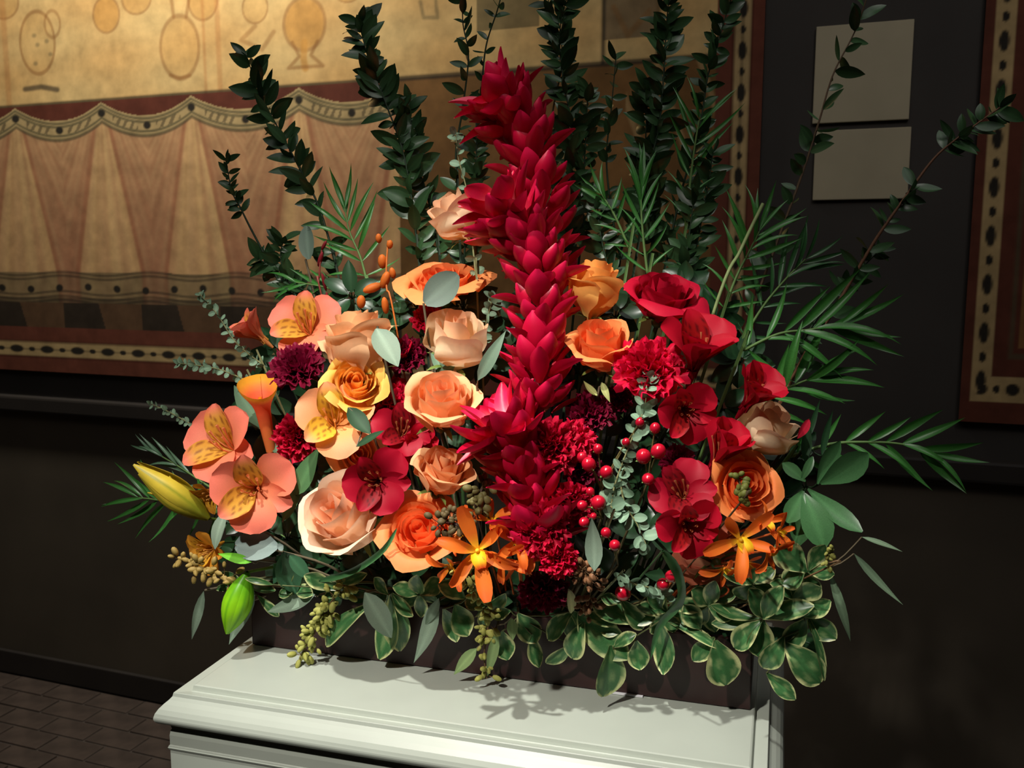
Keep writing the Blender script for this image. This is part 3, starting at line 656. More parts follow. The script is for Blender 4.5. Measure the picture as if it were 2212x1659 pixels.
# ------------------------------------------------------------------ leaves
def lwid(k): return {'oval': lambda v: math.sin(PI*min(1, v**.85*.985+.01))**.8, 'obov': lambda v: math.sin(PI*min(1, v**1.35*.97+.015))**.7,
                     'lance': lambda v: math.sin(PI*min(1, v**.75*.99+.01))**1.05, 'round': lambda v: math.sin(PI*min(1, v*.96+.02))**.55,
                     'blade': lambda v: min(1, v*7+.1)*(1-v**3)**.8}[k]
lf_cache = {}
def leafmesh(kind, ratio, bend, c1, c2, key, mat=None, cup=.2, var=None):
    k = (kind, round(ratio, 2), round(bend, 1), key, cup)
    if k in lf_cache: return lf_cache[k]
    f = lwid(kind); vb = rng.uniform(.8, 1.45) if key.startswith('myr') else 1; c1 = c1*vb; c2 = c2*vb; va, vp = rng.uniform(-.12, .14), rng.uniform(0, 6)
    def col(u, v):
        c = mix(c1, c2, .5+.5*np.sin(v*3)); c = mix(c, c2*1.5, .55*np.exp(-(u/.09)**2))
        if var is not None:
            e = np.clip(np.abs(u)*1.0+.45*sst(.86, 1, v)+va*u+.09*np.sin(v*13+vp)+.07*np.sin(u*9+v*17+vp)-.1*np.sin(v*5+vp), 0, 2); c = mix(c, var, sst(.76, .88, e)*.92); c = mix(c, mix(c1*2.2, var, np.array(.35)), .5*sst(.2, .6, np.sin(u*6+v*7+vp)*np.sin(v*9-u*3)))
        return c
    big = ratio > .25
    me = sweep('leaf', 1, lambda v: bend*(v-.5), lambda v: ratio/2*f(v), cup, 13 if var is not None else (7 if big else 5), 15 if var is not None else 8, col, mat or M_leaf, .04, 1.6)
    lf_cache[k] = me; return me
EUC = (srgb(112, 138, 120), srgb(132, 152, 132)); PIT = (srgb(46, 92, 50), srgb(66, 114, 66)); CR = srgb(222, 226, 160)
DKL = (srgb(28, 56, 34), srgb(38, 70, 42)); MYR = (srgb(38, 66, 40), srgb(54, 86, 52)); PALM = (srgb(42, 104, 40), srgb(62, 124, 54))
GRL = (srgb(62, 112, 66), srgb(80, 128, 80))
def leaf_at(t, a, b, wid, kind, cols, key, mat=None, bend=None, cup=.2, var=None, nrm=None, name='leaf'):
    """leaf from a to b (world), full width wid, face turned to nrm"""
    a, b = Vector(a), Vector(b); ax = b-a; L = ax.length
    if L < 1e-5: return
    bend = random.choice((-.5, .2, .6)) if bend is None else bend
    me = leafmesh(kind, max(.05, round(wid/L*12)/12) if wid/L > .16 else max(.04, round(wid/L*40)/40), bend, *cols, key, mat, cup, var)
    n = Vector(nrm if nrm is not None else (random.uniform(-.5, .5), -1, random.uniform(.1, .8)))
    return put(name, me, t, place(a, ax, -n, L))     # inner (upper) face looks towards nrm
def leafpx(t, bx, by, tx, ty, w_, kind, cols, key, d=0, dd=0, **k):
    D = Df(bx, by, d); D2 = Df(tx, ty, d)+dd
    return leaf_at(t, P(bx, by, D), P(tx, ty, D2), PXM(w_, D), kind, cols, key, **k)
def sprig(name, label, cat, base, group=None):
    return thing(name, base, label, cat, group)
def leafset(name, label, cat, ctr, leaves, kind, cols, key, d=0, mat=None, var=None, stemcol=GD, group=None, cup=.2):
    c = P(*ctr, Df(*ctr, d+.01)); f0 = foam(c); t = sprig(name, label, cat, f0, group)
    put('stem', tube('stem', bez([f0, (f0+c)/2+Vector((0, -.0, .012)), c], 9), .0016, M_stem, stemcol), t)
    for L in leaves:
        bx, by, tx, ty, w_ = L[:5]; dd = L[5] if len(L) > 5 else 0
        if var is not None:
            bx, by, tx, ty, w_ = bx+(bx-tx)*.08, by+(by-ty)*.08, tx+(tx-bx)*.1, ty+(ty-by)*.08, w_*1.15
            leafpx(t, bx, by, tx, ty, w_, kind, cols, key, d, dd, mat=mat, var=var, cup=cup*random.uniform(.6, 2.2), bend=random.choice((-1, -.6, .4, .9)), nrm=(random.uniform(-.8, .8), -1, random.uniform(-.1, 1.2)))
        else: leafpx(t, bx, by, tx, ty, w_, kind, cols, key, d, dd, mat=mat, var=var, cup=cup)
        if math.hypot(bx-ctr[0], by-ctr[1]) > 8:
            p = P(bx, by, Df(bx, by, d)); put('twig', tube('twig', bez([c, (c+p)/2+Vector((0, 0, -.003)), p], 5), .0009, M_stem, stemcol, 5), t)
    return t
E = lambda lab, ctr, lv, kind='lance', d=-.03, cols=EUC, key='euc', mat=None: leafset('eucalyptus_sprig', lab, 'eucalyptus', ctr, lv, kind, cols, key, d, mat or M_matte, None, srgb(110, 100, 80))
E('round grey eucalyptus leaf in front of the wide orange rose', (915, 655), [(918, 656, 990, 592, 76)], 'round', -.05, (srgb(84, 100, 92), srgb(104, 120, 108)), 'eucd')
E('oval grey eucalyptus leaf between the pale peach rose and dark carnation', (815, 705), [(812, 710, 860, 792, 58)], 'oval', -.06)
E('pointed grey green leaf right of the plump cream bud', (1030, 830), [(1032, 822, 1094, 712, 34)], 'lance', -.05, (srgb(92, 120, 100), srgb(108, 134, 112)), 'euc2')
E('slender grey leaf standing in front of the burgundy carnations', (1285, 1235), [(1284, 1234, 1278, 1116, 40)], 'lance', -.07)
E('broad bluish grey leaf at lower left above the lime bud', (600, 1190), [(508, 1178, 600, 1180, 66), (600, 1185, 612, 1178, 20)], 'round', -.03, (srgb(128, 148, 146), srgb(140, 158, 152)), 'euc3')
E('narrow grey leaf hanging from the golden alstroemeria', (488, 1108), [(487, 1108, 464, 1188, 32)], 'oval', -.03)
E('thin grey leaf hanging at the far lower left', (442, 1275), [(440, 1277, 414, 1382, 27)], 'lance', -.02)
E('grey green leaf tip behind the lime green bud', (536, 1300), [(545, 1262, 494, 1394, 46)], 'lance', -.0)
E('grey leaf pointing left below the broad dark leaf', (690, 1285), [(680, 1284, 577, 1322, 40)], 'oval', -.03)
E('grey leaf laid over the variegated pair at lower left', (788, 1280), [(788, 1280, 846, 1378, 60)], 'oval', -.075)
E('long curved grey leaf hanging left of the green seeds', (950, 1295), [(945, 1296, 893, 1434, 44), (948, 1292, 918, 1350, 26)], 'lance', -.05)
E('pale narrow leaf hanging beside the middle seed sprig', (1075, 1350), [(1072, 1366, 1052, 1464, 26), (1030, 1400, 980, 1458, 28), (1105, 1335, 1108, 1384, 26)], 'lance', -.05, (srgb(120, 150, 96), srgb(140, 166, 110)), 'euc4')
E('grey green folded leaf under the plump cream bud', (940, 790), [(975, 815, 930, 762, 34), (940, 830, 985, 780, 30)], 'oval', -.02, (srgb(84, 116, 92), srgb(100, 130, 104)), 'euc5')
E('dark green leaves behind the calla lily', (560, 900), [(575, 930, 505, 832, 46, .02), (600, 985, 585, 890, 34), (620, 1120, 585, 1000, 30)], 'oval', .02, (srgb(66, 96, 70), srgb(84, 112, 84)), 'euc6')
E('green stalk leaf between salmon lilies and the cream rose', (640, 1060), [(640, 1070, 690, 965, 46), (610, 1128, 655, 1030, 30)], 'lance', -.02, (srgb(60, 100, 60), srgb(76, 116, 72)), 'euc7')
E('grey leaf beside the wall at upper left of the arrangement', (660, 560), [(668, 560, 662, 488, 40)], 'round', .07, (srgb(96, 116, 104), srgb(104, 124, 110)), 'euc8')
E('dark leaf between the golden rose and red carnations', (790, 900), [(752, 880, 800, 938, 42), (770, 965, 830, 930, 16)], 'oval', -.05, DKL, 'dkl')
E('long grey strap leaf hanging at the right edge', (1790, 1225), [(1792, 1238, 1838, 1388, 22), (1845, 1196, 1952, 1308, 20), (1862, 1160, 1950, 1192, 18)], 'lance', .0, (srgb(104, 132, 104), srgb(120, 146, 116)), 'euc9')
E('small yellow green leaves under the orange rose cup', (1295, 835), [(1290, 855, 1260, 822, 18), (1300, 826, 1318, 870, 18)], 'lance', -.03, (srgb(150, 160, 90), srgb(170, 176, 110)), 'eucy')
E('pale leaf beside the lowest burgundy carnation', (1240, 1290), [(1228, 1272, 1234, 1326, 26)], 'oval', -.06, (srgb(196, 190, 140), srgb(206, 200, 150)), 'eucp')
E('bright green leaf tip above the lime bud', (560, 1210), [(545, 1214, 470, 1196, 24)], 'lance', -.04, (srgb(90, 170, 40), srgb(110, 186, 50)), 'bright')
def blade(pts, wpx, d, label, col=GRL):
    w3 = bez([P(x, y, Df(x, y, d)) for x, y in pts], 14); t = thing('strap_leaf', foam(w3[0]), label, 'leaf'); D = Df(*pts[0], d); V = []; c = []
    for i, p in enumerate(w3):
        q = i/13; wv = PXM(wpx, D)/2*min(1, q*6+.3)*(1-q**4)**.8; tg = (w3[min(i+1, 13)]-w3[max(i-1, 0)]).normalized(); sd = tg.cross(Vector((.2, -1, .3))).normalized()
        for u in (-1, -.5, 0, .5, 1): V.append(tuple(p+sd*wv*u+Vector((0, wv*.4*(1-u*u), 0)))); c.append(mix(col[0], col[1], np.array(abs(u))))
    put('leaf', mk('leaf', V, gridF(5, 14), M_leaf, np.array(c)), t); put('stem', tube('stem', [foam(w3[0]), w3[0]], .0012, M_stem, GS), t)
blade([(1432, 1190), (1465, 1240), (1470, 1300), (1425, 1352), (1405, 1425)], 24, -.07, 'long green strap leaf curving down over the planter front')
blade([(690, 1255), (760, 1235), (826, 1190), (858, 1140)], 14, -.07, 'thin green strap leaf curving under the cream rose')

PT = lambda lab, ctr, lv, d=-.035: leafset('pittosporum_sprig', lab, 'foliage', ctr, lv, 'obov', PIT, 'pit'+random.choice('abcdef'), d, M_leaf, CR, srgb(90, 96, 60), None, .16)
PT('variegated leaves with rolled cream edge under the cream rose', (735, 1262), [(722, 1272, 662, 1244, 34), (585, 1262, 532, 1250, 18), (735, 1262, 700, 1290, 26), (740, 1258, 790, 1240, 26), (730, 1265, 760, 1290, 28)])
PT('variegated leaf pair hanging in front of the planter at lower left', (842, 1290), [(838, 1296, 820, 1420, 66), (846, 1292, 862, 1400, 64, .01), (800, 1308, 710, 1392, 46), (850, 1285, 890, 1330, 30), (836, 1282, 810, 1250, 26)])
PT('cream edged leaves hanging right of the long grey leaf', (1010, 1290), [(985, 1310, 1010, 1372, 56), (1000, 1290, 950, 1262, 40), (1015, 1285, 1060, 1262, 34), (960, 1320, 985, 1385, 36)])
PT('small variegated leaves under the lowest burgundy carnation', (1120, 1330), [(1122, 1330, 1156, 1386, 50), (1085, 1368, 1096, 1424, 44), (1235, 1324, 1188, 1378, 44), (1150, 1376, 1164, 1440, 36), (1232, 1394, 1184, 1430, 38), (1100, 1320, 1060, 1330, 30)])
PT('large dark variegated leaf in the middle of the planter front', (1245, 1330), [(1240, 1328, 1348, 1418, 76, -.01), (1260, 1350, 1238, 1420, 50), (1245, 1325, 1230, 1375, 44, .01), (1270, 1330, 1330, 1345, 40)])
PT('glossy broad variegated leaf hanging lowest at the centre', (1318, 1400), [(1318, 1402, 1304, 1498, 84, -.01), (1375, 1388, 1382, 1444, 44), (1425, 1350, 1432, 1454, 50), (1330, 1395, 1372, 1370, 30)], -.05)
PT('wavy cream edged leaves below the red berry', (1350, 1332), [(1362, 1345, 1286, 1312, 52), (1350, 1335, 1410, 1334, 32), (1340, 1300, 1300, 1290, 30), (1345, 1300, 1385, 1355, 40)])
PT('green leaf with cream tip hanging right of the strap leaf', (1530, 1370), [(1546, 1390, 1566, 1474, 78), (1455, 1350, 1545, 1398, 30), (1540, 1380, 1500, 1425, 40), (1510, 1355, 1480, 1310, 44)])
PT('open variegated whorl in front of the planter right end', (1640, 1338), [(1634, 1334, 1540, 1308, 34), (1630, 1342, 1544, 1346, 34), (1655, 1334, 1750, 1310, 40), (1648, 1345, 1640, 1414, 62), (1645, 1330, 1620, 1275, 46), (1652, 1330, 1690, 1268, 40), (1640, 1345, 1590, 1398, 46)])
PT('variegated leaves hanging off the right corner of the planter', (1745, 1345), [(1745, 1332, 1802, 1378, 54), (1700, 1395, 1768, 1472, 66), (1660, 1458, 1714, 1508, 40), (1748, 1340, 1778, 1462, 26), (1740, 1330, 1790, 1300, 40), (1740, 1340, 1700, 1400, 50), (1690, 1380, 1650, 1440, 50)], -.02)
PT('curled cream rimmed leaves at right above the whorl', (1745, 1228), [(1738, 1232, 1680, 1178, 62), (1750, 1228, 1780, 1180, 44), (1748, 1235, 1800, 1240, 30), (1735, 1235, 1690, 1262, 50), (1740, 1240, 1765, 1290, 40)], -.01)
def ringlv(x, y, n, r0, r1, wd, a0=0, a1=360, sq=.8):
    o = []
    for k in range(n):
        a = math.radians(a0+(a1-a0)*(k+.5)/n+random.uniform(-12, 12)); r_ = random.uniform(r0, r1); o.append((x+5*math.cos(a), y+5*math.sin(a), x+r_*math.cos(a), y+r_*math.sin(a)*sq, random.uniform(wd*.8, wd*1.15), random.uniform(-.02, .02)))
    return o
PT('variegated sprig between the strap leaf and the open whorl', (1530, 1308), ringlv(1530, 1308, 7, 50, 74, 40), -.01)
PT('variegated sprig right under the right orange orchids', (1625, 1262), ringlv(1625, 1262, 6, 45, 66, 38), -.01)
PT('variegated sprig above the right corner of the planter', (1712, 1296), ringlv(1712, 1296, 7, 50, 70, 42), -.015)
PT('variegated sprig left of the long curved grey leaf', (905, 1285), ringlv(905, 1285, 6, 40, 62, 34), -.01)
PT('variegated sprig right of the dark green broad leaves', (640, 1270), ringlv(640, 1270, 6, 36, 56, 28), .0)
PT('variegated sprig beneath the brown seed cluster', (1290, 1345), ringlv(1290, 1345, 6, 44, 66, 40, 10, 200), -.015)
PT('variegated sprig right of the single red berry', (1440, 1320), ringlv(1440, 1320, 7, 46, 68, 38), -.01)
PT('variegated sprig on the rim left of the middle seed sprig', (1050, 1310), ringlv(1050, 1310, 6, 40, 60, 34), -.0)
PT('variegated leaves at lower left behind the seed sprig', (520, 1255), [(520, 1255, 470, 1240, 20), (520, 1262, 470, 1272, 18), (528, 1256, 590, 1275, 22), (560, 1290, 600, 1330, 22)], -.0)
leafset('leafy_branch', 'whorl of broad plain green leaves at the right side', 'foliage', (1742, 1050), [(1765, 1045, 1815, 952, 46), (1772, 1044, 1876, 980, 66), (1745, 1056, 1864, 1150, 44), (1736, 1066, 1782, 1185, 74), (1730, 1040, 1756, 985, 20), (1740, 1040, 1690, 1000, 30), (1735, 1060, 1700, 1130, 50), (1736, 1062, 1725, 1180, 56, .02)], 'obov', GRL, 'grl', .0, M_leaf)
leafset('leafy_branch', 'narrow upright leaves with a red tipped one right of the cream rose', 'foliage', (1745, 960), [(1748, 945, 1772, 862, 14), (1775, 985, 1800, 885, 18), (1740, 1000, 1745, 905, 24)], 'lance', DKL, 'dkl', .01, M_leaf)
rp = leafset('leafy_branch', 'single red bract leaf right of the cream rose', 'leaf', (1728, 925), [(1748, 905, 1722, 948, 22)], 'oval', (srgb(196, 20, 50), srgb(206, 40, 64)), 'redb', -.02, M_waxy)
leafset('leafy_branch', 'broad dark green leaves below the bluish grey leaf', 'foliage', (615, 1200), [(612, 1192, 640, 1284, 70), (605, 1200, 590, 1262, 40), (625, 1200, 668, 1250, 36)], 'oval', (srgb(50, 92, 66), srgb(62, 104, 74)), 'dkg', -.02, M_leaf)

# dark salal filling the inside of the arrangement, so the gaps between the flowers are leafy
FILL = [(560, 870), (560, 1010), (620, 1160), (700, 830), (680, 1010), (730, 1210), (820, 700), (850, 1080), (900, 660), (1000, 660), (1040, 780), (1040, 960), (880, 1240), (1000, 1240), (1240, 780), (1330, 680), (1350, 900),
        (1380, 1050), (1400, 1150), (1330, 1240), (1480, 1250), (1560, 880), (1600, 780), (1620, 1260), (1680, 1080), (1540, 700), (1100, 1260), (1240, 1150), (600, 760), (760, 640), (1430, 950), (1120, 700), (1180, 830), (1700, 980), (1480, 620)]
for i, (x, y) in enumerate(FILL):
    lv = []
    for k in range(8):
        a = k*2*PI/8+random.uniform(-.3, .3); r_ = random.uniform(60, 90); lv.append((x+8*math.cos(a), y+8*math.sin(a), x+r_*math.cos(a), y+r_*math.sin(a)*.9, random.uniform(34, 48), random.uniform(-.01, .03)))
    leafset('salal_sprig', 'dark salal leaves filling the gaps between the flowers', 'foliage', (x, y), lv, 'oval', DKL, 'dkl', .06, M_leaf, None, GD, 'dark filler leaves between the flowers')
FL2 = [(640+i*84, 1262+i*9, .035) for i in range(14)]+[(520, 1120, .06), (480, 1180, .07)]
for i, (x, y, dd_) in enumerate(FL2):
    lv = []
    for k in range(7):
        a = -PI*.05+k*PI*1.1/6+random.uniform(-.2, .2); a = a+PI*.0; r_ = random.uniform(40, 66); lv.append((x, y, x+r_*math.cos(a), y+r_*math.sin(a)*.75, random.uniform(28, 40), random.uniform(-.015, .01)))
    leafset('salal_sprig', 'dark leaves along the planter rim behind the variegated sprigs', 'foliage', (x, y), lv, 'oval', (srgb(34, 62, 40), srgb(44, 78, 48)), 'dk2', -.01+dd_, M_leaf, None, GD, 'dark leaves along the planter rim')

# ------------------------------------------------------------------ leafy branches: a stem with leaves along it
def branch(name, label, cat, pts, d, lpx, wr, step, kind, cols, key, mat=None, spread=.75, stemr=.0016, stemcol=GD, jit=.3, skip=None, base=True, up=0, rows=2):
    w3 = [P(x, y, Df(x, min(y, 1300), d)) for x, y in pts]; cur = bez(w3, 50); f0 = foam(cur[-1])+Vector((0, .0, 0))
    full = cur+([f0] if base else [])
    t = thing(name, full[-1], label, cat)
    put('stem', tube('stem', bez(full, 40) if base else full, lambda q: stemr*(.45+.7*q), M_stem, stemcol, 6), t)
    D = Df(*pts[0], d); Ltot = sum((b-a).length for a, b in zip(cur[:-1], cur[1:])); stp = PXM(step, D); n = int(Ltot/stp); s = 1
    for i in range(n+1):
        f = i/max(n, 1)*(len(cur)-1); k = min(int(f), len(cur)-2); p = cur[k].lerp(cur[k+1], f-k)
        if skip and skip[0] < i/n < skip[1]: continue
        tg = (cur[max(k-1, 0)]-cur[min(k+2, len(cur)-1)]).normalized(); fr = frame(tg, (0, -1, 0)).to_3x3()
        loose = key == 'myr'
        for r_ in range(rows):
            a = (i*1.9+r_*PI*2/rows)+random.uniform(-.7, .7)
            if loose and i > 1 and random.random() < (.08 if rows == 3 else .22): continue
            sp = spread*random.uniform(1-jit, 1+jit)*(1.15 if loose else 1)+(random.uniform(-.1, .5) if loose else 0)*(.25 if i == 0 else 1)
            dr = (tg*math.cos(sp)+(fr @ Vector((math.cos(a)*.55, math.sin(a), 0))).normalized()*math.sin(sp)).normalized(); dr.z += up; dr.normalize()
            L = PXM(lpx, D)*(random.uniform(.55, 1.2) if loose else random.uniform(.75, 1.15))
            leaf_at(t, p, p+dr*L, L*wr*random.uniform(.8, 1.15), kind, cols, key+random.choice('abc') if loose else key, mat, cup=.15, nrm=(random.uniform(-1.1, 1.1), -1, random.uniform(-.5, 1)))
    return t
mb = lambda lab, pts, d=.1, l=44, step=17, **k: branch('myrtle_branch', lab, 'branch', pts, d, l, .46, step, 'oval', MYR, 'myr', **k)
mb('leafy myrtle branch whose tip overlaps the vases at upper left', [(532, 118), (560, 200), (600, 275), (640, 350), (690, 450), (730, 590)], l=56, step=13)
mb('tall myrtle branch left of the ginger rising over the fresco field', [(775, 50), (800, 140), (828, 210), (865, 310), (885, 400), (905, 560)], l=60, step=15, rows=3)
mb('short myrtle branch farthest left', [(488, 342), (500, 410), (520, 450), (545, 500), (620, 640)], l=30, step=11, skip=(.55, .95))
mb('bushy myrtle twig low at left in front of the painted hem', [(560, 560), (590, 580), (630, 610), (690, 650)], l=46, step=12, rows=3)
mb('small dark myrtle twig beside the grey round leaf', [(612, 520), (606, 560), (625, 620), (660, 690)], l=46, step=13, rows=3)
mb('myrtle branch crossing the tip of the ginger at its left', [(1000, -30), (1000, 50), (1012, 120), (1000, 230), (985, 330), (990, 430)], l=46, step=22)
mb('myrtle branch filling the space left of the ginger', [(880, 220), (890, 280), (900, 350), (925, 430), (950, 560)], l=46, step=15, rows=3, d=.12)
mb('dense myrtle branch right above the ginger tip', [(1235, -40), (1210, 60), (1215, 160), (1235, 280), (1230, 420), (1220, 560)], l=52, step=13, rows=3, d=.13)
mb('myrtle branch at top centre with light stem', [(1170, -50), (1190, 20), (1215, 120), (1190, 270), (1195, 420)], l=44, step=17, d=.15, stemcol=srgb(150, 150, 100))
mb('myrtle branch left of centre crossing the picture edge', [(1090, -40), (1075, 20), (1050, 100), (1040, 200), (1030, 330)], l=40, step=26, d=.16)
mb('broad myrtle branch in the upper right of the centre', [(1450, -50), (1440, 50), (1435, 140), (1425, 260), (1400, 380), (1380, 520)], l=54, step=14, rows=3, d=.13)
mb('myrtle branch crossing the lozenge border of the fresco', [(1590, -40), (1560, 60), (1530, 160), (1510, 280), (1470, 420), (1440, 560)], l=48, step=17, d=.15, rows=3)
mb('sparse myrtle branch over the pale placards', [(1890, -60), (1850, 60), (1800, 160), (1770, 260), (1735, 370), (1680, 520), (1620, 680)], l=54, step=26, d=.12, stemcol=srgb(96, 76, 56))
mb('long bare ended myrtle branch reaching the far upper right', [(2160, 232), (2080, 290), (2020, 340), (1960, 420), (1890, 520), (1810, 655), (1720, 800)], l=52, step=16, d=.05, skip=(.28, .46), stemcol=srgb(120, 84, 60), stemr=.002)
mb('myrtle branch behind the right palm leaves', [(1330, 130), (1320, 240), (1310, 340), (1320, 450), (1340, 560)], l=42, step=20, d=.16)
mb('lowest right myrtle branch behind the palm leaves', [(1900, 540), (1850, 590), (1790, 650), (1720, 760)], l=40, step=16, d=.07)
mb('dark myrtle branch behind the red rose', [(1500, 420), (1490, 500), (1480, 570), (1470, 650)], l=50, step=14, d=.11, rows=3)
mb('dark myrtle branch behind the yellow orange rose', [(1290, 440), (1300, 520), (1320, 600)], l=50, step=15, d=.11, rows=3)

def palm(label, pts, d, lpx, n, cols=PALM, a0=.35, a1=.95, wr=.1, side=(1, -1), curl=.5, key='palm', stemcol=srgb(96, 130, 70)):
    w3 = [P(x, y, Df(x, min(y, 1300), d)) for x, y in pts]; cur = bez(w3, 50); D = Df(*pts[0], d)
    t = thing('palm_frond', foam(cur[-1]), label, 'palm leaf'); put('midrib', tube('midrib', bez(cur+[foam(cur[-1])], 40), lambda q: .0009+.0012*q, M_stem, stemcol), t)
    for i in range(n):
        q = i/(n-1); f = q*.92*(len(cur)-1); k = min(int(f), len(cur)-2); p = cur[k].lerp(cur[k+1], f-k)
        tg = (cur[max(k-1, 0)]-cur[min(k+2, len(cur)-1)]).normalized(); sd = tg.cross(Vector((0, -1, .15))).normalized()
        for s in side:
            an = a0+(a1-a0)*q+random.uniform(-.22, .22); dr = (tg*math.cos(an)+sd*s*math.sin(an)+Vector((0, random.uniform(-.15, .15), 0))).normalized()
            L = PXM(lpx, D)*(.75+.35*math.sin(PI*min(1, q+.15)))*random.uniform(.85, 1.1)
            leaf_at(t, p, p+dr*L, L*wr, 'lance', cols, key, M_leaf, bend=random.choice((-.9, -.5, .6, 1)), cup=.35, nrm=(random.uniform(-.7, .7), -1, random.uniform(-.1, 1.4)), name='leaflet')
mb('dark myrtle branch between the ginger and the placards', [(1400, 200), (1395, 300), (1400, 400), (1410, 520)], l=50, step=13, d=.14, rows=3)
mb('dark myrtle branch just left of the lozenge border', [(1540, 330), (1530, 400), (1510, 500), (1490, 600)], l=46, step=13, d=.13, rows=3)
mb('dark myrtle branch hugging the right side of the ginger', [(1270, 200), (1265, 300), (1260, 400), (1255, 520)], l=44, step=14, d=.14, rows=3)
mb('dark myrtle branch behind the highest cream rosebud', [(1030, 300), (1025, 380), (1010, 470), (1000, 600)], l=44, step=13, d=.12, rows=3)
palm('bright palm frond spreading right behind the red lilies', [(1815, 700), (1750, 712), (1680, 722), (1600, 760)], .02, 170, 7, wr=.135)
palm('palm frond sloping down right above the cream rose', [(1760, 815), (1720, 830), (1680, 850), (1620, 900)], .03, 150, 6, wr=.14)
palm('low palm frond reaching farthest right', [(2010, 978), (1950, 960), (1880, 955), (1790, 960), (1700, 990)], .03, 125, 8, wr=.14)
palm('palm frond fanned out at far left behind the yellow lily bud', [(300, 1075), (340, 1080), (400, 1090), (480, 1110)], .06, 112, 9, a0=.3, a1=1.3, wr=.1)
palm('left palm leaves above the yellow lily bud', [(330, 975), (390, 1010), (450, 1050), (520, 1090)], .07, 80, 7, cols=(srgb(60, 96, 70), srgb(84, 118, 90)), a0=.2, a1=.6, wr=.09, key='palm2')
palm('upright palm frond right of the ginger', [(1385, 400), (1385, 450), (1390, 520), (1400, 600)], .1, 110, 8, a0=.1, a1=.9, wr=.1)
palm('palm frond with leaves toward the ginger', [(1300, 420), (1330, 470), (1360, 540)], .1, 80, 6, wr=.12)
palm('palm frond beside the pale stem at right', [(1640, 500), (1620, 540), (1590, 600), (1560, 680)], .06, 120, 9, a0=.3, a1=1.2, wr=.11)
palm('high palm leaves over the lozenge border', [(1510, 260), (1500, 320), (1490, 400), (1480, 500)], .12, 120, 7, a0=.5, a1=.6, wr=.08)
palm('palm frond at left centre below the myrtle', [(745, 450), (755, 500), (780, 560), (800, 640)], .09, 110, 9, a0=.2, a1=1.3, wr=.1)
palm('palm leaves lying across the painted hem', [(640, 610), (700, 620), (760, 640), (820, 660)], .08, 90, 7, a0=.3, a1=.7, wr=.1)
palm('dark palm frond over the right side behind the lilies', [(1740, 560), (1700, 600), (1650, 660), (1600, 740)], .07, 120, 9, cols=(srgb(40, 84, 44), srgb(52, 98, 54)), wr=.1, key='palm3')
t = thing('bare_stem', foam(P(1545, 660, Df(1545, 660, .04))), 'bare pale green stem standing right of the red rose', 'stem')
put('stem', tube('stem', bez([P(1648, 440, Df(1648, 440, .05)), P(1600, 540, Df(1600, 540, .045)), P(1540, 680, Df(1540, 680, .04)), foam(P(1540, 680, Df(1540, 680, .04)))], 20), .0022, M_stem, srgb(150, 170, 110)), t)

# baby eucalyptus: small round leaves in pairs
be = lambda lab, pts, d=-.05, l=26, step=13, **k: branch('baby_eucalyptus', lab, 'eucalyptus', pts, d, l, .75, step, 'round', (srgb(104, 138, 116), srgb(128, 158, 130)), 'beuc', mat=M_matte, spread=1.1, stemcol=srgb(120, 120, 80), stemr=.0012, **k)
be('baby eucalyptus stem with small round leaves right of the berries', [(1400, 815), (1392, 880), (1372, 930), (1345, 1000), (1325, 1060), (1320, 1120)], l=30, step=14)
be('lower baby eucalyptus stem hanging below the paired berries', [(1395, 1175), (1375, 1130), (1350, 1090), (1340, 1040)], l=34, step=20, d=-.045)
be('baby eucalyptus tip at the foot of the right berries', [(1440, 1290), (1405, 1270), (1370, 1262), (1340, 1240)], l=30, step=15)
be('fine eucalyptus twig pointing up left beside the side view salmon lily', [(432, 636), (470, 680), (510, 740), (570, 790)], l=17, step=11, d=.03)
be('fine eucalyptus twig over the fresco border at left', [(385, 785), (430, 790), (480, 800), (550, 830)], l=16, step=10, d=.03)
be('faint eucalyptus twig in the dark above the left palm', [(325, 872), (365, 890), (410, 915), (470, 950)], l=13, step=13, d=.05, )
be('eucalyptus twig between the wide orange rose and the ginger', [(985, 290), (990, 340), (1010, 420), (1020, 520), (1030, 610)], l=20, step=24, d=.03)
be('second twig right of the grey round leaf', [(1065, 640), (1060, 660), (1050, 700), (1040, 740)], l=24, step=12, d=.02)

# seeded eucalyptus
def seeds(label, pts, d, n, spr, rs, col, stemcol=srgb(110, 84, 56), name='seed_sprig', el=1.7):
    w3 = [P(x, y, Df(x, y, d)) for x, y in pts]; cur = bez(w3, 30); f0 = foam(cur[0]); t = thing(name, f0, label, 'seed sprig')
    put('stem', tube('stem', bez([f0]+cur[::6]+[cur[-1]], 24), .0011, M_stem, stemcol, 5), t); D = Df(*pts[0], d)
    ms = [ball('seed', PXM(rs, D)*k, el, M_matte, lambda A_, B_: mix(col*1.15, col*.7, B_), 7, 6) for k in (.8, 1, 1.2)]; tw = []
    for i in range(n):
        k = random.randint(0, 29); p = cur[k]; o = Vector((random.gauss(0, 1), random.gauss(0, .6), random.gauss(0, 1))).normalized()*PXM(spr, D)*random.uniform(.35, 1)
        o.y = -abs(o.y)*.6
        put('seed', random.choice(ms), t, place(p+o, o+Vector((0, 0, -.002)))); tw.append((p, p+o))
    V = []; Fc = []; q = 0
    for a, b in tw:
        fr = frame(b-a).to_3x3()
        for pnt in (a, b):
            for k in range(3): V.append(tuple(pnt+fr @ Vector((math.cos(k*2.09)*.0005, math.sin(k*2.09)*.0005, 0))))
        Fc += [(q+k, q+(k+1) % 3, q+3+(k+1) % 3, q+3+k) for k in range(3)]; q += 6
    put('twigs', mk('twigs', V, Fc, M_stem, np.tile(stemcol, (len(V), 1))), t)
SG = srgb(170, 170, 88); SY = srgb(176, 150, 84)
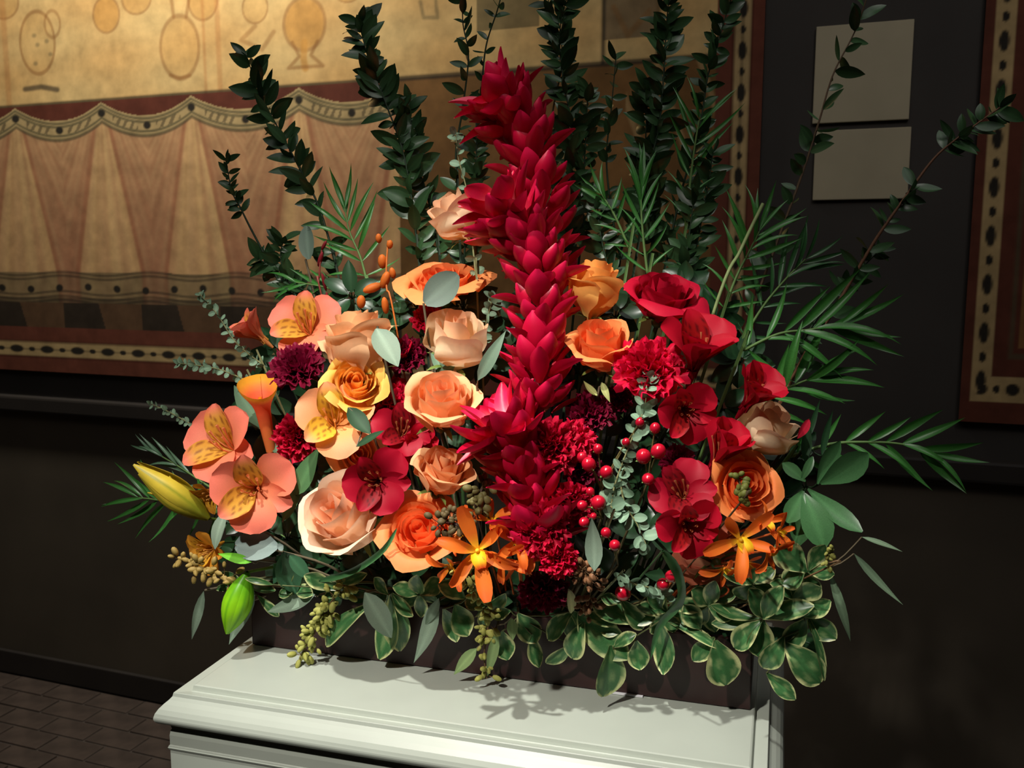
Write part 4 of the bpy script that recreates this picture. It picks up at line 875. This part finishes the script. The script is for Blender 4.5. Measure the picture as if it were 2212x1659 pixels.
seeds('brownish seeded sprig at far lower left', [(520, 1260), (450, 1232), (385, 1208)], -.02, 46, 34, 6, SY)
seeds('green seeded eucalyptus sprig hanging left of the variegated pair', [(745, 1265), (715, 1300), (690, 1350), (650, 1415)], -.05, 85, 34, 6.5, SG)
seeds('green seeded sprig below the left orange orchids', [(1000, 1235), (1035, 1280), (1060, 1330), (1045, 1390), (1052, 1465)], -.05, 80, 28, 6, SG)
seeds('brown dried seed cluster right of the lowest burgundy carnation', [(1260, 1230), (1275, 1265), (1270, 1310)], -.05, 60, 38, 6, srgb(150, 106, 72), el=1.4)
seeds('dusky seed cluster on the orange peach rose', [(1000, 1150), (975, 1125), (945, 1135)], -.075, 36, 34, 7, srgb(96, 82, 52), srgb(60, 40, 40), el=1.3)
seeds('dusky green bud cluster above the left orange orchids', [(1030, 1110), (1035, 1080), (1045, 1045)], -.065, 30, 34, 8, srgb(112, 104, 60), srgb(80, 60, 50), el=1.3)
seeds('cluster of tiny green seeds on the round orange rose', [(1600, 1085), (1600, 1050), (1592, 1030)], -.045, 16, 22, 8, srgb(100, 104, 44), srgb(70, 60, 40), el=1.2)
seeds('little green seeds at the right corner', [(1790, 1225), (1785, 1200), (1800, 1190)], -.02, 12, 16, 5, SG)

# hypericum berries
bm_ = {}
def berries(label, lst, ctr, d):
    c = P(*ctr, Df(*ctr, d+.03)); f0 = foam(c); t = thing('berry_sprig', f0, label, 'berries'); put('stem', tube('stem', bez([f0, c], 6), .0014, M_stem, srgb(90, 80, 50)), t)
    for x, y, r in lst:
        D = Df(x, y, d); p = P(x, y, D); rr = PXM(r, D)
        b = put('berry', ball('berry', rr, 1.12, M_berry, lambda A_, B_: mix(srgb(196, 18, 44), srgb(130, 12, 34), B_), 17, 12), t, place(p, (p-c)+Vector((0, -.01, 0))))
        dr = (p-c).normalized(); put('twig', tube('twig', bez([c, (c+p)/2+Vector((0, 0, .004)), p-dr*rr*.6], 6), .0009, M_stem, srgb(110, 100, 60), 5), t)
        for k in range(3):
            me = leafmesh('oval', .5, .5, srgb(120, 150, 80), srgb(130, 160, 90), 'cal'); put('sepal', me, t, place(p-dr*rr*1.0, dr, (0, 0, 1), rr*1.3, k*2.1) @ Matrix.Rotation(1.1, 4, 'Y'))
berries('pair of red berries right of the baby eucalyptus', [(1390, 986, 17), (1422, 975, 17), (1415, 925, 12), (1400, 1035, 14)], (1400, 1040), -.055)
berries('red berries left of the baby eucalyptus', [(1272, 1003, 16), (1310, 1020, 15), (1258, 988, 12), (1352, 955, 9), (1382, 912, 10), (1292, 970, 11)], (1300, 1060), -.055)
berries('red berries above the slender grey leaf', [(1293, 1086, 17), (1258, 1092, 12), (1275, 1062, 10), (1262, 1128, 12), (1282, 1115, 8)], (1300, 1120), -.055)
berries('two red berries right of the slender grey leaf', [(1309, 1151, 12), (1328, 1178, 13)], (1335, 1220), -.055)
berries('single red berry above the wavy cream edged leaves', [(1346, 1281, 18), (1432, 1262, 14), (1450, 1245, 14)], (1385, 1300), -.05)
used = set(); fl_ = [o for o in bpy.data.objects if o.parent is None and o.get('category') in ('rose', 'carnation', 'lily')]
pt_s = [o for o in bpy.data.objects if o.name.startswith('pittosporum')]
def centre(o): 
    ps = [c.matrix_basis.translation for c in o.children if not c.name.startswith(('stem', 'twig'))]; return o.location+sum(ps, Vector())/max(1, len(ps))
cen = {o.name: centre(o) for o in fl_+pt_s}
for o in [o for o in bpy.data.objects if o.name.startswith('salal_sprig')]:
    rim = 'rim' in o['label']; c = centre(o)
    for q in sorted(pt_s+fl_ if rim else fl_, key=lambda q: (cen[q.name]-c).length):
        if q.name not in used: break
    used.add(q.name); ws = q['label'].split(',')[0].split()[:10]
    while ws[-1] in ('the', 'of', 'a', 'with', 'at', 'in', 'left', 'right', 'and', 'below', 'above', 'under', 'behind', 'between', 'beside', 'grey', 'pale', 'dark', 'red', 'upper', 'lower', 'dusky', 'middle', 'big', 'cream', 'orange', 'bright'): ws.pop()
    o['label'] = ('dark salal leaves close behind the ' if not rim else 'dark rim leaves by the ')+' '.join(ws)
